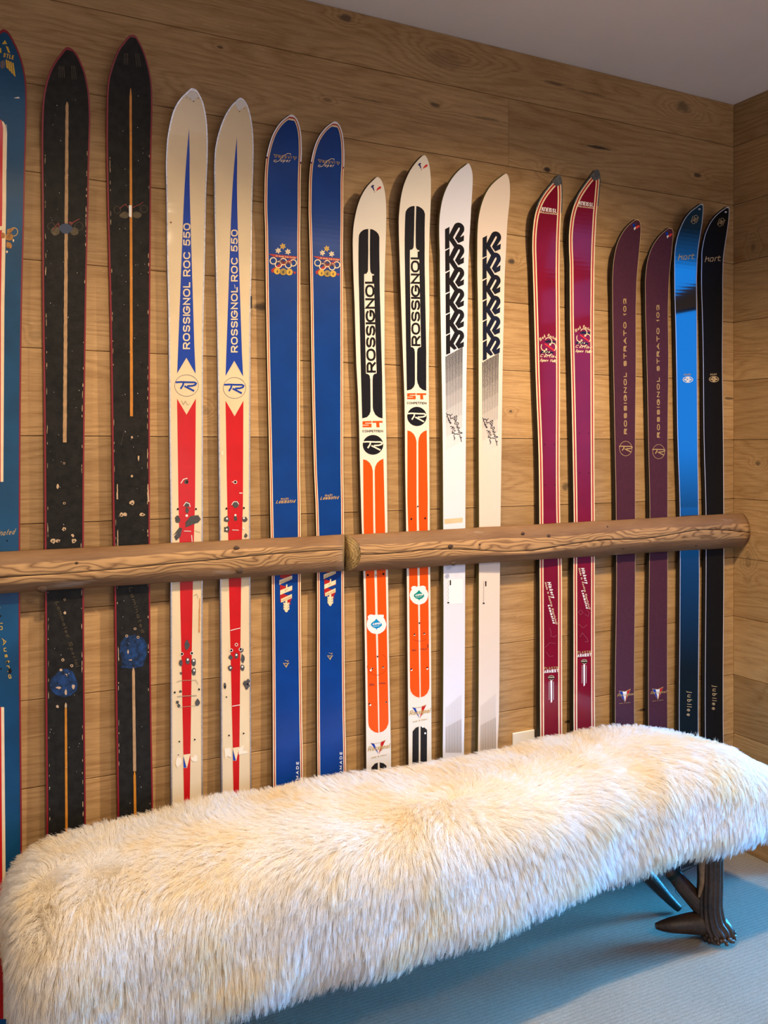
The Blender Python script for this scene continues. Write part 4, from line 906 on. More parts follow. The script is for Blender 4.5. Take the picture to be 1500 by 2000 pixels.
for i in range(nl):
    xa = 140 + i * 17.4; ya0 = 1840 - i * 9.6   # in the 1000px crop
    x0_, y0_ = pk(xa, ya0)
    xb = 872.3 + i * 2.42; yb = 879 - i * 1.42
    for k in range(7):
        t0, t1 = k / 7, (k + 1) / 7
        wd0 = 1.9 * (1 - .6 * t0); wd1 = 1.9 * (1 - .6 * t1)
        xq0 = x0_ + (xb - x0_) * t0; xq1 = x0_ + (xb - x0_) * t1; yq0 = y0_ + (yb - y0_) * t0; yq1 = y0_ + (yb - y0_) * t1
        g.items.append(('_ln%d' % k, FADE[k], [[s9.local(p) for p in ((xq0 - wd0 / 2, yq0), (xq0 + wd0 / 2, yq0), (xq1 + wd1 / 2, yq1), (xq1 - wd1 / 2, yq1))]], 1))
# merge the fading lines into one print per tone
mer = {}; rest = []
for it in g.items:
    if it[0].startswith('_ln'): mer.setdefault(it[0], [it[1], []])[1].extend(it[2])
    else: rest.append(it)
g.items = rest + [('line_pattern', v[0], v[1], 1) for v in mer.values()]
def ps(x_, y_): return (860 + x_ * .08, 800 + y_ * .08)
def sig(*sts): return sum([stroke_poly([ps(*p) for p in st], 1.25) for st in sts], [])
g.add('signature', INK, sig([(140, 80), (160, 120), (180, 125), (160, 160), (180, 190), (200, 215)], [(180, 125), (215, 120), (240, 150), (290, 105)], [(240, 150), (245, 215), (330, 200)], [(200, 215), (190, 240), (225, 260), (200, 270), (245, 310), (215, 320), (262, 325), (235, 352)],
      [(330, 180), (350, 170), (365, 215), (330, 240), (375, 260), (400, 230), (385, 150), (410, 165)], [(345, 290), (390, 275), (350, 330), (360, 360)], [(385, 345), (400, 320), (435, 320), (440, 350), (415, 380), (388, 370), (385, 345)], [(385, 420), (420, 405), (400, 440), (440, 420), (415, 460), (470, 440), (425, 500), (465, 520), (440, 560), (500, 550), (530, 570), (450, 600)],
      [(240, 415), (280, 410), (310, 450)], [(265, 475), (325, 410), (300, 500), (345, 440), (330, 520), (380, 515)], [(295, 515), (290, 580), (330, 560), (340, 600), (400, 590), (450, 605)], [(325, 620), (340, 690), (355, 690), (335, 745)], [(470, 620), (490, 690), (520, 670), (500, 720), (515, 785)]), 2)
g.add('label_text', GREYP, [disc(*(875 + .6 * math.sin(k * 2.1), 1134 + k * 2.6), .5, .9, 6) for k in range(16)], 2)
g.add('label_text', INK, [V2([(873.5, 1175.5), (877, 1175.5), (877, 1178.5), (873.5, 1178.5)]), V2([(878.2, 1133), (880.6, 1133), (880.6, 1143), (878.2, 1143)])], 2)
g.add('label_patch', mat('clear_label', (.80, .78, .80), .35), [V2([(872.5, 1132), (904, 1131), (904, 1179), (873, 1180)])], 1)
def ptail(i): return 871 + i * 2.45
g.add('line_pattern', FADE[5], [V2([(ptail(i) - .3, 1382 - i * 2.1), (ptail(i) + .3, 1382 - i * 2.1), (ptail(i) + .3, 1420 - i * 1.3), (ptail(i) - .3, 1420 - i * 1.3)]) for i in range(13)], 1)
g.add('line_pattern', FADE[3], [V2([(ptail(i) - .45, 1420 - i * 1.3), (ptail(i) + .45, 1420 - i * 1.3), (ptail(i) + .6, 1470), (ptail(i) - .6, 1470)]) for i in range(13)], 1)
w9 = Gfx(s9); w9.add('buff_strip', BUFF, [V2([(867.5, 1014), (904, 1011), (903.5, 1020), (868, 1023.5)])], 1)
build_gfx(s9, r9, g.items + w9.items)
alt = [(n_, m_, p_, l_) for n_, m_, p_, l_ in g.items if n_ != 'label_patch']
build_gfx(s10, r10, alt)

# 11, 12 maroon skis
s11, r11 = ski('l', 'maroon ski with cream and red piping, lower and left of the maroon pair',
    [(1054.8, 1420), (1054.5, 1260), (1053.7, 1110), (1053.4, 1020), (1052, 900), (1046.2, 740), (1043.2, 620), (1040.4, 520), (1039.4, 482), (1040.2, 454.4), (1042.2, 434), (1045.2, 417.2), (1050, 401.6), (1056, 388.4), (1064.4, 375.2), (1074, 363.2), (1083.6, 352.4)],
    [(1098, 1420), (1097.5, 1260), (1097.2, 1110), (1094, 1020), (1093, 900), (1093.5, 740), (1093.2, 620), (1092.6, 520), (1093.4, 470), (1094.6, 440), (1095.8, 416), (1096.8, 392), (1096.8, 370.4), (1095.8, 356)], (1092, 344), .019, MAROON, SIDEBLK, g0=.044, g1=.0285)
s12, r12 = ski('m', 'glossy maroon ski with cream and red piping, taller and right of the maroon pair',
    [(1120, 1420), (1120, 1260), (1119.6, 1110), (1120.5, 1020), (1118.7, 900), (1115.5, 740), (1113, 620), (1112.4, 520), (1111, 482), (1111.4, 452), (1113.6, 430.4), (1117.2, 412.4), (1123.2, 394.4), (1130.4, 378.8), (1138.8, 365.6), (1148.4, 352.4), (1158, 341)],
    [(1162, 1420), (1161.5, 1260), (1161.5, 1110), (1161.6, 1020), (1160.8, 900), (1160.2, 740), (1160, 620), (1161, 520), (1162.4, 470), (1164, 440), (1165.4, 416), (1167.6, 394.4), (1169.4, 374), (1171, 356), (1170.2, 341.6)], (1165.8, 333.2), .019, MAROON, SIDEBLK, g0=.044, g1=.0285)
for s_, r_, zz, zg in ((s11, r11, s11.P(1088, 360).z, s11.P(1044, 408).z), (s12, r12, s12.P(1162, 347).z, s12.P(1118, 395).z)):
    for a, b, m_, nm_ in ((0, .0046, PALE, 'cream_piping'), (.0046, .0096, STRIPER, 'red_piping'), (.0096, .0142, PALE, 'cream_piping')):
        edge_strip(s_, r_, a, b, m_, nm_, lift=.0005)
    edge_strip(s_, r_, -.003, .0012, PEWTER, 'tip_guard', zmin=zg, lift=.0008)
    # pewter cap over the tip
    bm = bmesh.new(); zt = s_.zt; rows_ = []
    for k, z in enumerate([zt + .001, zt - .004, zt - .010, zt - .018, zt - .026]):
        zc = min(z, zt - .0005)
        xl_, xr_ = s_.edge(zc, -1) - .0012, s_.edge(zc, 1) + .0012
        mx = (xl_ + xr_) / 2
        if k == 4: xl_, xr_ = mx - .004, mx + .004
        n_ = s_.nrm(zc); base = Vector((0, -s_.F(zc), z)); f_ = base + n_ * .0018; b_ = base - n_ * (s_.th * .6 + .001)
        rows_.append([bm.verts.new(Vector((x_, p_.y, p_.z)) - r_.location) for x_, p_ in ((xl_, f_), (xr_, f_), (xr_, b_), (xl_, b_))])
    for a, b in zip(rows_, rows_[1:]):
        for k in range(4): bm.faces.new((a[k], b[k], b[(k + 1) % 4], a[(k + 1) % 4]))
    bm.faces.new(rows_[0]); bm.faces.new(rows_[-1][::-1]); bmesh.ops.recalc_face_normals(bm, faces=bm.faces)
    bm_obj('tip_cap', bm, PEWTER, r_)
g = Gfx(s11)
def pn(x_, y_): return (1020 + x_ * .12, 320 + y_ * .12)
def ptxt(st, x0_, y0_, x1_, y1_, hx, hy, th, fn, **k): return text_polys(st, fn(x0_, y0_), fn(x1_, y1_), fn(hx, hy), th, **k)
KN = dict(G)
g.add('lettering', WHITEP, text_polys('K', pn(312, 762), pn(348, 770), pn(322, 700), 1.3) + text_polys('EISSL', pn(396, 776), pn(556, 800), pn(402, 712), 1.3, .25) +
      stroke_poly([pn(358, 772), pn(362, 722), pn(376, 712), pn(390, 724), pn(386, 775)], 1.3), 1)
g.add('lettering', PALE, text_polys('Riesenslalom', pn(285, 800), pn(570, 832), pn(290, 772), .8, .25, shear=.3), 1)
def pc(x_, y_): return (1030 + x_ * .1, 620 + y_ * .1)
def arc2(cx, cy, rx, ry, a0, a1, w): return stroke_poly([pc(*p) for p in arc(cx, cy, rx, -ry, a0, a1, 18)], w)
g.add('emblem', PALE, arc2(407, 470, 68, 75, 150, -50, 1.6) + arc2(490, 580, 60, 80, 100, -60, 1.6) + arc2(330, 575, 65, 75, 140, 290, 1.6) + arc2(410, 690, 65, 50, 200, 340, 1.6) + [disc(*pc(440, 530), 1.8, 2.4, 10), disc(*pc(368, 625), 1.8, 2.4, 10)], 2)
g.add('emblem', INK, [V2([pc(335, 470), pc(400, 440), pc(560, 470), pc(540, 495), pc(350, 490)]), V2([pc(240, 680), pc(300, 640), pc(420, 655), pc(520, 685), pc(500, 705), pc(260, 695)])], 1)
g.add('emblem', paint('scarlet_print2', (.7, .03, .02)), [V2([pc(330, 520), pc(350, 505), pc(540, 640), pc(530, 665), pc(480, 630)])], 1)
g.add('lettering', PALE, text_polys('Bad', pc(245, 465), pc(350, 385), pc(225, 410), .9, .3) + text_polys('Gastein', pc(385, 365), pc(555, 450), pc(405, 315), .9, .3) + text_polys('Cortina', pc(232, 775), pc(560, 790), pc(250, 715), 1.0, .35, shear=.3) + text_polys('Squaw Valley', pc(232, 860), pc(568, 878), pc(245, 805), 1.0, .22, shear=.3) + text_polys('Are', pc(290, 692), pc(430, 695), pc(300, 650), .8, .3, shear=.3), 3)
def pp(x_, y_): return (1030 + x_ * .16, 1100 + y_ * .16)
g.add('lettering', WHITEP, text_polys('Hickory', pp(242, 232), pp(298, 425), pp(285, 232), 1.5, .3, shear=.0) + text_polys('Laminated', pp(248, 510), pp(310, 735), pp(280, 510), 1.3, .3), 1)
g.add('lettering', PALE, text_polys('Made in Austria Kunststoff', pp(208, 235), pp(345, 745), pp(232, 232), .8, .3), 1)
g.add('lettering', GOLD, text_polys('PLASTIK', pp(205, 1298), pp(378, 1290), pp(205, 1268), .8, .4), 1)
g.add('lettering', WHITEP, text_polys('ARMIERT', pp(205, 1342), pp(378, 1328), pp(205, 1305), 1.2, .3), 1)
g.add('emblem', INK, [V2([pp(240, 1395), pp(265, 1375), pp(320, 1375), pp(340, 1395), pp(318, 1416), pp(265, 1416)])], 1)
g.add('emblem', PALE, text_polys('KNEISSL', pp(252, 1402), pp(330, 1400), pp(252, 1386), .5, .3) + stroke_poly([pp(262, 1378), pp(292, 1368), pp(322, 1378)], .7) + stroke_poly([pp(268, 1420), pp(292, 1426), pp(318, 1420)], .7), 2)
g.add('emblem', WHITEP, [V2([pp(280, 1435), pp(302, 1430), pp(302, 1690), pp(285, 1705)])] + [disc(*pp(x_, 1450 + k * 15), .8, .6, 6) for k in range(15) for x_ in (265, 318)], 1)
FADEW = mat('rubbed_lacquer', (.30, .08, .09), .5)
g.add('screw_hole', HOLE, [disc(x_, y_, 1, 1, 8) for x_, y_ in ((1063.7, 868), (1082.5, 868), (1064.8, 947), (1083.5, 947))], 2)
w11 = Gfx(s11); w11.add('scratch', FADEW, stroke_poly([pp(270, 790), pp(290, 840), pp(285, 890), pp(330, 900), pp(355, 880)], .6) + stroke_poly([pp(215, 1030), pp(270, 970), pp(350, 980)], .5) + stroke_poly([pp(225, 1080), pp(270, 1140), pp(320, 1130)], .5), 1)
w12 = Gfx(s12); w12.add('scratch', FADEW, stroke_poly([pp(620, 600), pp(650, 570), pp(680, 600), pp(650, 630), pp(620, 600)], .5) + stroke_poly([pp(720, 570), pp(755, 600), pp(740, 650), pp(700, 620)], .5) + stroke_poly([pp(620, 740), pp(680, 790), pp(730, 750)], .5) + stroke_poly([pp(640, 900), pp(670, 850), pp(730, 920), pp(740, 960), pp(700, 960)], .6), 1)
build_gfx(s11, r11, g.items + w11.items); build_gfx(s12, r12, g.items + w12.items)

# 13, 14 plum skis
s13, r13 = ski('n', 'matt plum ski with gold lettering, taller and left of the plum pair',
    [(1201, 1400), (1203.7, 1100), (1203, 1010), (1200.4, 857), (1197.5, 700), (1196, 590), (1196.1, 537), (1198.2, 509.6), (1201.7, 488.8), (1206.9, 471.5), (1214.7, 455.9), (1223.3, 443.7), (1233.7, 434.2)],
    [(1239, 1400), (1240.8, 1100), (1240.8, 1010), (1240.8, 857), (1242.2, 700), (1242.4, 590), (1243.8, 546), (1246.7, 511), (1249.3, 481.9), (1251.4, 455.9), (1251.4, 440), (1249.3, 431.6)], (1245, 428.5), .015, PURPLE, SIDEBLK)
s14, r14 = ski('o', 'matt plum ski with gold lettering, shorter and right of the plum pair',
    [(1266, 1400), (1267.9, 1100), (1269, 1010), (1266, 857), (1262.8, 700), (1260.2, 590), (1260.6, 537.3), (1263.2, 514.8), (1267.5, 497.5), (1273.6, 481.9), (1282.2, 468), (1290.9, 457.6), (1299.6, 449.8)],
    [(1303.8, 1400), (1304, 1100), (1304.2, 1010), (1304.2, 857), (1305.7, 700), (1305.1, 590), (1307.4, 537.3), (1311.2, 501), (1313.8, 471.5), (1314.7, 454), (1313, 447)], (1309, 445), .015, PURPLE, SIDEBLK)
g = Gfx(s13)
def pr(x_, y_): return (950 + x_ * .3667, 200 + y_ * .3667)
g.add('lettering', GOLD, text_polys('ROSSIGNOL STRATO 102', (1224.5, 848), (1223, 583), (1218.5, 848), 1.55, .30), 1)
g.add('logo_ring', GOLD, ring(1222, 876, 12.2, 14.2, .8, 36), 1); g.add('logo', GOLD, rlogo(1221.5, 876, 11, 1.9), 2)
def pj(x_, y_): return (1190 + x_ * .1533, 1320 + y_ * .1533)
g.add('pennant', GOLD, [V2([pj(120, 190), pj(200, 197), pj(272, 163), pj(240, 250), pj(200, 335), pj(160, 280)])], 1)
g.add('pennant', BLUEP, [V2([pj(128, 196), pj(165, 200), pj(192, 325), pj(160, 275)])], 2); g.add('pennant', WHITEP, [V2([pj(168, 200), pj(200, 202), pj(222, 195), pj(200, 322)])], 2); g.add('pennant', REDP, [V2([pj(226, 193), pj(264, 174), pj(238, 245), pj(206, 318)])], 2)
g.add('lettering', GOLD, text_polys('Rossignol', pj(95, 265), pj(300, 245), pj(100, 228), .9, .2, shear=.3) + text_polys('made in france', pj(125, 357), pj(268, 340), pj(125, 348), .5, .3), 3)
g.add('rooster_emblem', BLUEP, [V2([(1235, 438.5), (1239, 436), (1240.5, 439), (1238, 446)])], 1); g.add('rooster_emblem', WHITEP, [V2([(1237.5, 446), (1241, 442.5), (1242, 445), (1239, 450)])], 1)
g.add('rooster_emblem', paint('scarlet_print3', (.7, .05, .03)), [V2([(1241, 445), (1244, 441), (1248.5, 439.5), (1249.5, 442), (1246, 445.5), (1242.5, 447)])], 1)
build_gfx(s13, r13, g.items); build_gfx(s14, r14, g.items)
TANEDGE = paint('tan_edge_line', (.50, .33, .17), .4, coat=0)
for s_, r_ in ((s13, r13), (s14, r14)):
    edge_strip(s_, r_, 0, .0016, TANEDGE, 'edge_line', lift=.0005)

# 15, 16 black skis with silver edges
s15, r15 = ski('p', 'glossy black ski with silver edge reflecting blue daylight, second from the corner',
    [(1325.9, 1430), (1327, 1250), (1327.7, 1100), (1327.7, 1010), (1323, 857), (1320.4, 700), (1317.8, 590), (1316.9, 546), (1316.9, 507.8), (1318.6, 481.9), (1323, 461), (1329, 443.7), (1337.7, 426.4), (1348, 413.4), (1360.2, 403.9)],
    [(1364, 1430), (1365, 1250), (1366, 1100), (1364.7, 1010), (1362.5, 857), (1361.4, 700), (1360.8, 590), (1361, 528.6), (1362.8, 494), (1366.3, 468), (1370.6, 442), (1372.9, 419.5), (1373.2, 400.4)], (1371.5, 397.8), .014, BLACKG, SIDEBLK)
s16, r16 = ski('q', 'plain black ski with silver edge, nearest to the corner of the room',
    [(1377, 1440), (1378.3, 1100), (1378.3, 1010), (1374.3, 857), (1372.8, 700), (1370.3, 590), (1369.8, 514.8), (1370.7, 487), (1375, 464.5), (1381, 447), (1389.7, 430.7), (1400, 418.6), (1412.3, 409)],
    [(1412.7, 1440), (1413.8, 1100), (1413.8, 1010), (1412.7, 857), (1410.9, 700), (1411.7, 590), (1411.9, 537), (1413, 502.7), (1415.7, 481.9), (1420, 454), (1423.5, 428), (1424.4, 409)], (1422.7, 403.9), .014, BLACKM, SIDEBLK)
for s_, r_ in ((s15, r15), (s16, r16)): edge_strip(s_, r_, 0, .0026, CHROME, 'steel_edge', lift=.0006)
g = Gfx(s16)
def ph(x_, y_): return (1290 + x_ * .09333, 400 + y_ * .09333)
GOLDH = paint('pale_gold_print', (.55, .38, .18), .4)
g.add('lettering', GOLDH, stroke_poly([ph(930, 1200), ph(960, 1080)], 1.3) + stroke_poly([ph(948, 1140), ph(1010, 1110), ph(1000, 1185)], 1.3) + stroke_poly([ph(1100, 1105), ph(1050, 1110), ph(1030, 1180), ph(1090, 1180), ph(1110, 1105)], 1.3) + stroke_poly([ph(1130, 1180), ph(1150, 1105), ph(1190, 1098)], 1.3) + stroke_poly([ph(1225, 1065), ph(1205, 1155), ph(1215, 1168), ph(1255, 1165)], 1.3) + stroke_poly([ph(1195, 1102), ph(1260, 1095)], 1.3), 1)
g.add('emblem', GOLDH, ring(*ph(1292, 315), 3.2, 3.4, .7, 16) + ring(*ph(1270, 365), 3.0, 3.2, .7, 16) + ring(*ph(1242, 415), 3.2, 3.4, .7, 16) + [disc(*ph(1270, 365), 1.2, 1.3, 8)] + stroke_poly([ph(1235, 290), ph(1190, 415)], .8) + stroke_poly([ph(1348, 310), ph(1300, 435)], .8), 1)
g.add('rivet', CHROME, [disc(*ph(1365, 152), 2.3, 1.8, 14)], 1)
def pe(x_, y_): return (1310 + x_ * .08, 700 + y_ * .08)
g.add('emblem', GOLDH, ring(*pe(1053, 508), 9.2, 5.4, 1.2, 32) + [disc(*pe(1053, 508), 7.4, 2.4, 20), V2([pe(1010, 450), pe(1095, 450), pe(1085, 575), pe(1020, 575)])], 1)
g.add('emblem', INK, [disc(*pe(1040, 500), 1.0, 1.0, 8)], 2)
g.add('lettering', GOLDH, text_polys('ALLOY', pe(960, 410), pe(1120, 410), pe(960, 368), .8, .25), 1)
g.add('lettering', GOLDH, text_polys('jubilee', (1392, 1338), (1390, 1386), (1401, 1338), 1.15, .42, shear=.12), 1)
build_gfx(s16, r16, g.items)
i15 = [(n_, (WHITEP if (n_ == 'emblem' and m_ is GOLDH and max(d for p in po for u, d in p) > .3) else m_), po, l_) for n_, m_, po, l_ in g.items]
build_gfx(s15, r15, i15)

# ------------------------------------------------------------------ log rail (two squared logs end to end)
LOG = log_mat(); ENDG = endgrain_mat()
XJ = at_y(675, 1082, -.04).x
def log(name, label, xa, xb, cha, chb, h0, h1, seed, zc=1.077):
    root_loc = Vector((xa, 0, zc)); n = 90
    # cross-section from back bottom, round the front, to back top: (depth, height) normalised
    sec = [(0, -1), (.16, -1.0), (.36, -.93), (.56, -.82), (.74, -.66), (.88, -.48), (.965, -.30), (.985, -.2), (.99, -.1), (.992, -.035), (.90, -.012), (.90, .012), (.992, .035), (.99, .12), (.985, .22), (.965, .32), (.87, .50), (.72, .68), (.54, .83), (.34, .94), (.16, 1.0), (0, 1)]
    y0 = .0325; verts = []; faces = []; mi = []
    for i in range(n + 1):
        t = i / n
        hh = (h0 + (h1 - h0) * t) / 2; dp = .033 + .006 * t * (1 if seed == 2 else 0)
        crack = .010 * math.sin(t * 7 + seed) + .006 * math.sin(t * 19 + seed * 2) - .004
        for (a, b) in sec:
            x_ = xa + (xb - xa) * t; dpt = y0 + a * dp
            pr_ = max(0, dpt - y0)
            u = 0
            if cha: u = max(0, (xa + cha * pr_ * 1.0) - x_)
            if chb: u = -max(0, x_ - (xb - chb * pr_))
            x2 = x_ + u
            nz = noise.noise(Vector((x2 * 9, b * 2 + seed * 5, a))) * .0022 + noise.noise(Vector((x2 * 2.2, seed, b))) * .003
            zz = b * hh
            if abs(b) < .6: zz = b * hh + crack * (1 - (b / .6) ** 2)
            verts.append((x2 - xa, -(dpt + nz * (a > .1)), zz + nz * .6))
    N = len(sec)
    for i in range(n):
        for k in range(N - 1):
            faces.append((i * N + k, i * N + k + 1, (i + 1) * N + k + 1, (i + 1) * N + k)); mi.append(2 if k == 10 else 0)
        faces.append((i * N + N - 1, i * N, (i + 1) * N, (i + 1) * N + N - 1)); mi.append(0)
    faces.append(tuple(range(N))); mi.append(1); faces.append(tuple(n * N + k for k in range(N))[::-1]); mi.append(1)
    me = mesh_from(name, verts, faces, True); me.materials.append(LOG); me.materials.append(ENDG); me.materials.append(HOLE)
    me.polygons.foreach_set('material_index', mi)
    bm = bmesh.new(); bm.from_mesh(me); bmesh.ops.remove_doubles(bm, verts=bm.verts, dist=1e-5); bmesh.ops.recalc_face_normals(bm, faces=bm.faces)
    # faces of the bevelled ends show end grain
    for f in bm.faces:
        if f.material_index == 0 and abs(f.normal.x) > .45: f.material_index = 1; f.smooth = False
    bm.to_mesh(me); bm.free()
    root = empty('log_rail', root_loc, label, 'log rail', 'log rail holding the skis against the wall')
    o = bpy.data.objects.new('log_body', me); C.objects.link(o); o.parent = root
    return root
l1 = log('log_body', 'thinner half of the weathered log rail, running out of the picture at left', XL + .02, XJ, 0, .62, .088, .094, 1, zc=1.0785)
l2 = log('log_body', 'thicker half of the weathered log rail, ending at the corner of the room', XJ + .0006, XR - .001, .95, 0, .096, .114, 2, zc=1.0765)
KNOT = mat('dark_knot', (.06, .03, .015), .6, bump=(.6, 300)); KNOTR = mat('knot_ring', (.20, .10, .045), .6)
def log_knot(root, px, py, r, zc):
    p = at_y(px, py, -.058); bm = bmesh.new(); n = 14; h = abs(p.z - zc) / .05
    dep = .0325 + .036 * (1 - .35 * h ** 2.2) + .0008
    c = Vector((p.x, -dep, p.z)) - root.location; up = Vector((0, .55 * (1 if p.z > zc else -1) * h, 0))
    cv = bm.verts.new(c + Vector((0, -.0006, 0))); ringv = []
    for i in range(n):
        a = 2 * math.pi * i / n; k = 1 + .2 * noise.noise(Vector((i * .7, px, 0)))
        z_ = math.sin(a) * r * .75 * k; ringv.append(bm.verts.new(c + Vector((math.cos(a) * r * k, abs(up.y) * abs(z_) * .9 + (.0035 if True else 0), z_))))
    for i in range(n): bm.faces.new((cv, ringv[i], ringv[(i + 1) % n]))
    bmesh.ops.recalc_face_normals(bm, faces=bm.faces)
    bm_obj('knot', bm, KNOT, root, True)
for px_, py_, rr_ in ((461, 1070.5, .006), (82, 1151, .008), (149, 1099, .003), (467, 1115, .007)): log_knot(l1, px_, py_, rr_ * 1.3, 1.0785)
for px_, py_, rr_ in ((877, 1067, .0065), (887, 1101, .006), (1020, 1042, .005), (1069, 1047, .006), (1185, 1029.5, .005), (1362, 1023, .006), (1360, 1065, .005), (1216, 1071, .004), (934, 1063, .003)): log_knot(l2, px_, py_, rr_ * 1.3, 1.0765)

# ------------------------------------------------------------------ wall outlet behind the bench
po = at_y(1020, 1429, 0)
out = empty('wall_outlet', (1.552, 0, po.z - .06), 'white wall outlet plate just above the fur bench between the cream and maroon skis', 'outlet')
WPL = mat('white_plastic', (.86, .84, .82), .3)
bm = bmesh.new(); box(bm, -.040, .040, -.006, -.0002, -.0625, .062, .0022); bm_obj('cover_plate', bm, WPL, out)
for zz in (-.040, .004):
    bm = bmesh.new(); box(bm, -.017, .017, -.0078, -.004, zz - .015, zz + .015, .001); so = bm_obj('socket', bm, WPL, out)
    bm = bmesh.new(); box(bm, -.008, -.006, -.0082, -.006, zz - .004, zz + .006); box(bm, .006, .008, -.0082, -.006, zz - .004, zz + .006)
    o = bm_obj('slot', bm, HOLE, so); o['kind'] = 'stuff'

# ------------------------------------------------------------------ fur bench
BX0, BX1, BY0, BY1, BZ0, BZ1 = .140, 2.12, -.490, -.110, .292, .528
bench = empty('bench', ((BX0 + BX1) / 2, (BY0 + BY1) / 2, 0), 'long bench with shaggy cream sheepskin seat on dark antler legs', 'bench')
BO = bench.location.copy()
HIDE = mat('sheepskin_hide', (.74, .66, .54), .9)
def sgnp(v, e): return math.copysign(abs(v) ** e, v)
nu, nv = 96, 40
cx_, cy_, cz_ = (BX0 + BX1) / 2, (BY0 + BY1) / 2, (BZ0 + BZ1) / 2
ax_, ay_, az_ = (BX1 - BX0) / 2, (BY1 - BY0) / 2, (BZ1 - BZ0) / 2
def core(u, v):
    """rounded box: u around the plan, v up/down"""
    cu, su, cv_, sv = math.cos(u), math.sin(u), math.cos(v), math.sin(v)
    px_ = sgnp(cu, .22) ; py_ = sgnp(su, .45); r = abs(cv_) ** .42
    x_ = cx_ + ax_ * px_ * (1 - (1 - r) * .20); y_ = cy_ + ay_ * py_ * (1 - (1 - r) * 1.0) ; z_ = cz_ + az_ * sgnp(sv, .5)
    x_ = cx_ + (ax_ * px_) * (1 - (1 - r) * (.18)) if True else x_
    z_ += .012 * math.sin(x_ * 6.1 + 1) * (sv > 0) + .008 * math.sin(x_ * 13 + y_ * 9) - .010 * (sv < 0) * math.sin(x_ * 8.5)
    return Vector((x_, y_, z_))
bm = bmesh.new(); box(bm, BX0, BX1, BY0, BY1, BZ0, BZ1)
bmesh.ops.bevel(bm, geom=bm.edges[:], offset=.085, segments=7, affect='EDGES', profile=.5)
bmesh.ops.triangulate(bm, faces=[f for f in bm.faces if len(f.verts) > 4])
for it in range(4):
    es = [e for e in bm.edges if e.calc_length() > .05]
    if not es: break
    bmesh.ops.subdivide_edges(bm, edges=es, cuts=1, use_grid_fill=False)
bmesh.ops.triangulate(bm, faces=bm.faces[:])
for v in bm.verts:
    p = v.co; wv = noise.noise(Vector((p.x * 3.2, p.y * 5, 1.7))); w2 = noise.noise(Vector((p.x * 9, p.y * 9, p.z * 9)))
    top = max(0, min(1, (p.z - BZ0) / (BZ1 - BZ0)))
    ex = max(0, (BX0 + .3 - p.x)) / .3; ex2 = max(0, (p.x - (BX1 - .3))) / .3
    v.co.z += .014 * wv + .006 * w2 - top * (.022 * ex ** 2 + .14 * ex2 ** 2) + top * .010 * max(0, 1 - abs(p.x - 1.5) / .4) + top * .010 * max(0, 1 - abs(p.x - .6) / .4)
    lf_ = max(0.0, min(1.0, (1.55 - p.x) / .55)); fr_ = max(0.0, min(1.0, (cy_ - p.y) / .15))
    v.co.z -= .050 * lf_ * fr_ * (1 - top) ; v.co.y -= .018 * lf_ * fr_
    if p.y > cy_: v.co.y -= .11 * ex2 ** 2
    v.co.y += .010 * w2 - (.012 * wv if p.y < cy_ else 0); v.co.x += .01 * w2
    v.co -= BO
bm.normal_update()
core_o = bm_obj('seat_cushion', bm, HIDE, bench, True)
# --- fur strands
me = core_o.data; me.calc_loop_triangles()
vco = np.empty(len(me.vertices) * 3); me.vertices.foreach_get('co', vco); vco = vco.reshape(-1, 3)
vn = np.empty(len(me.vertices) * 3); me.vertices.foreach_get('normal', vn); vn = vn.reshape(-1, 3)
tri_i = np.empty(len(me.loop_triangles) * 3, dtype=np.int64); me.loop_triangles.foreach_get('vertices', tri_i); tri_i = tri_i.reshape(-1, 3)
A, B_, Cc = vco[tri_i[:, 0]], vco[tri_i[:, 1]], vco[tri_i[:, 2]]
ar = np.linalg.norm(np.cross(B_ - A, Cc - A), axis=1) / 2
rs = np.random.RandomState(5)
NH, NP = 260000, 7
idx = rs.choice(len(ar), NH, p=ar / ar.sum())
r1_, r2_ = rs.rand(NH), rs.rand(NH); fl_ = r1_ + r2_ > 1; r1_[fl_] = 1 - r1_[fl_]; r2_[fl_] = 1 - r2_[fl_]
root_p = A[idx] + (B_[idx] - A[idx]) * r1_[:, None] + (Cc[idx] - A[idx]) * r2_[:, None]
nr = vn[tri_i[idx, 0]] * (1 - r1_ - r2_)[:, None] + vn[tri_i[idx, 1]] * r1_[:, None] + vn[tri_i[idx, 2]] * r2_[:, None]
nr /= np.linalg.norm(nr, axis=1)[:, None]
def vnoise(p, sc, seed):
    """cheap smooth vector noise from summed sines"""
    q = p * sc; o = np.zeros_like(p); r = np.random.RandomState(seed)
    for k in range(5):
        w = r.randn(3, 3) * (1 + .5 * k); ph_ = r.rand(3) * 6.28
        o += np.sin(q @ w + ph_) / (1 + .4 * k)
    return o / 2.2
wp = root_p + np.array(BO)[None, :]
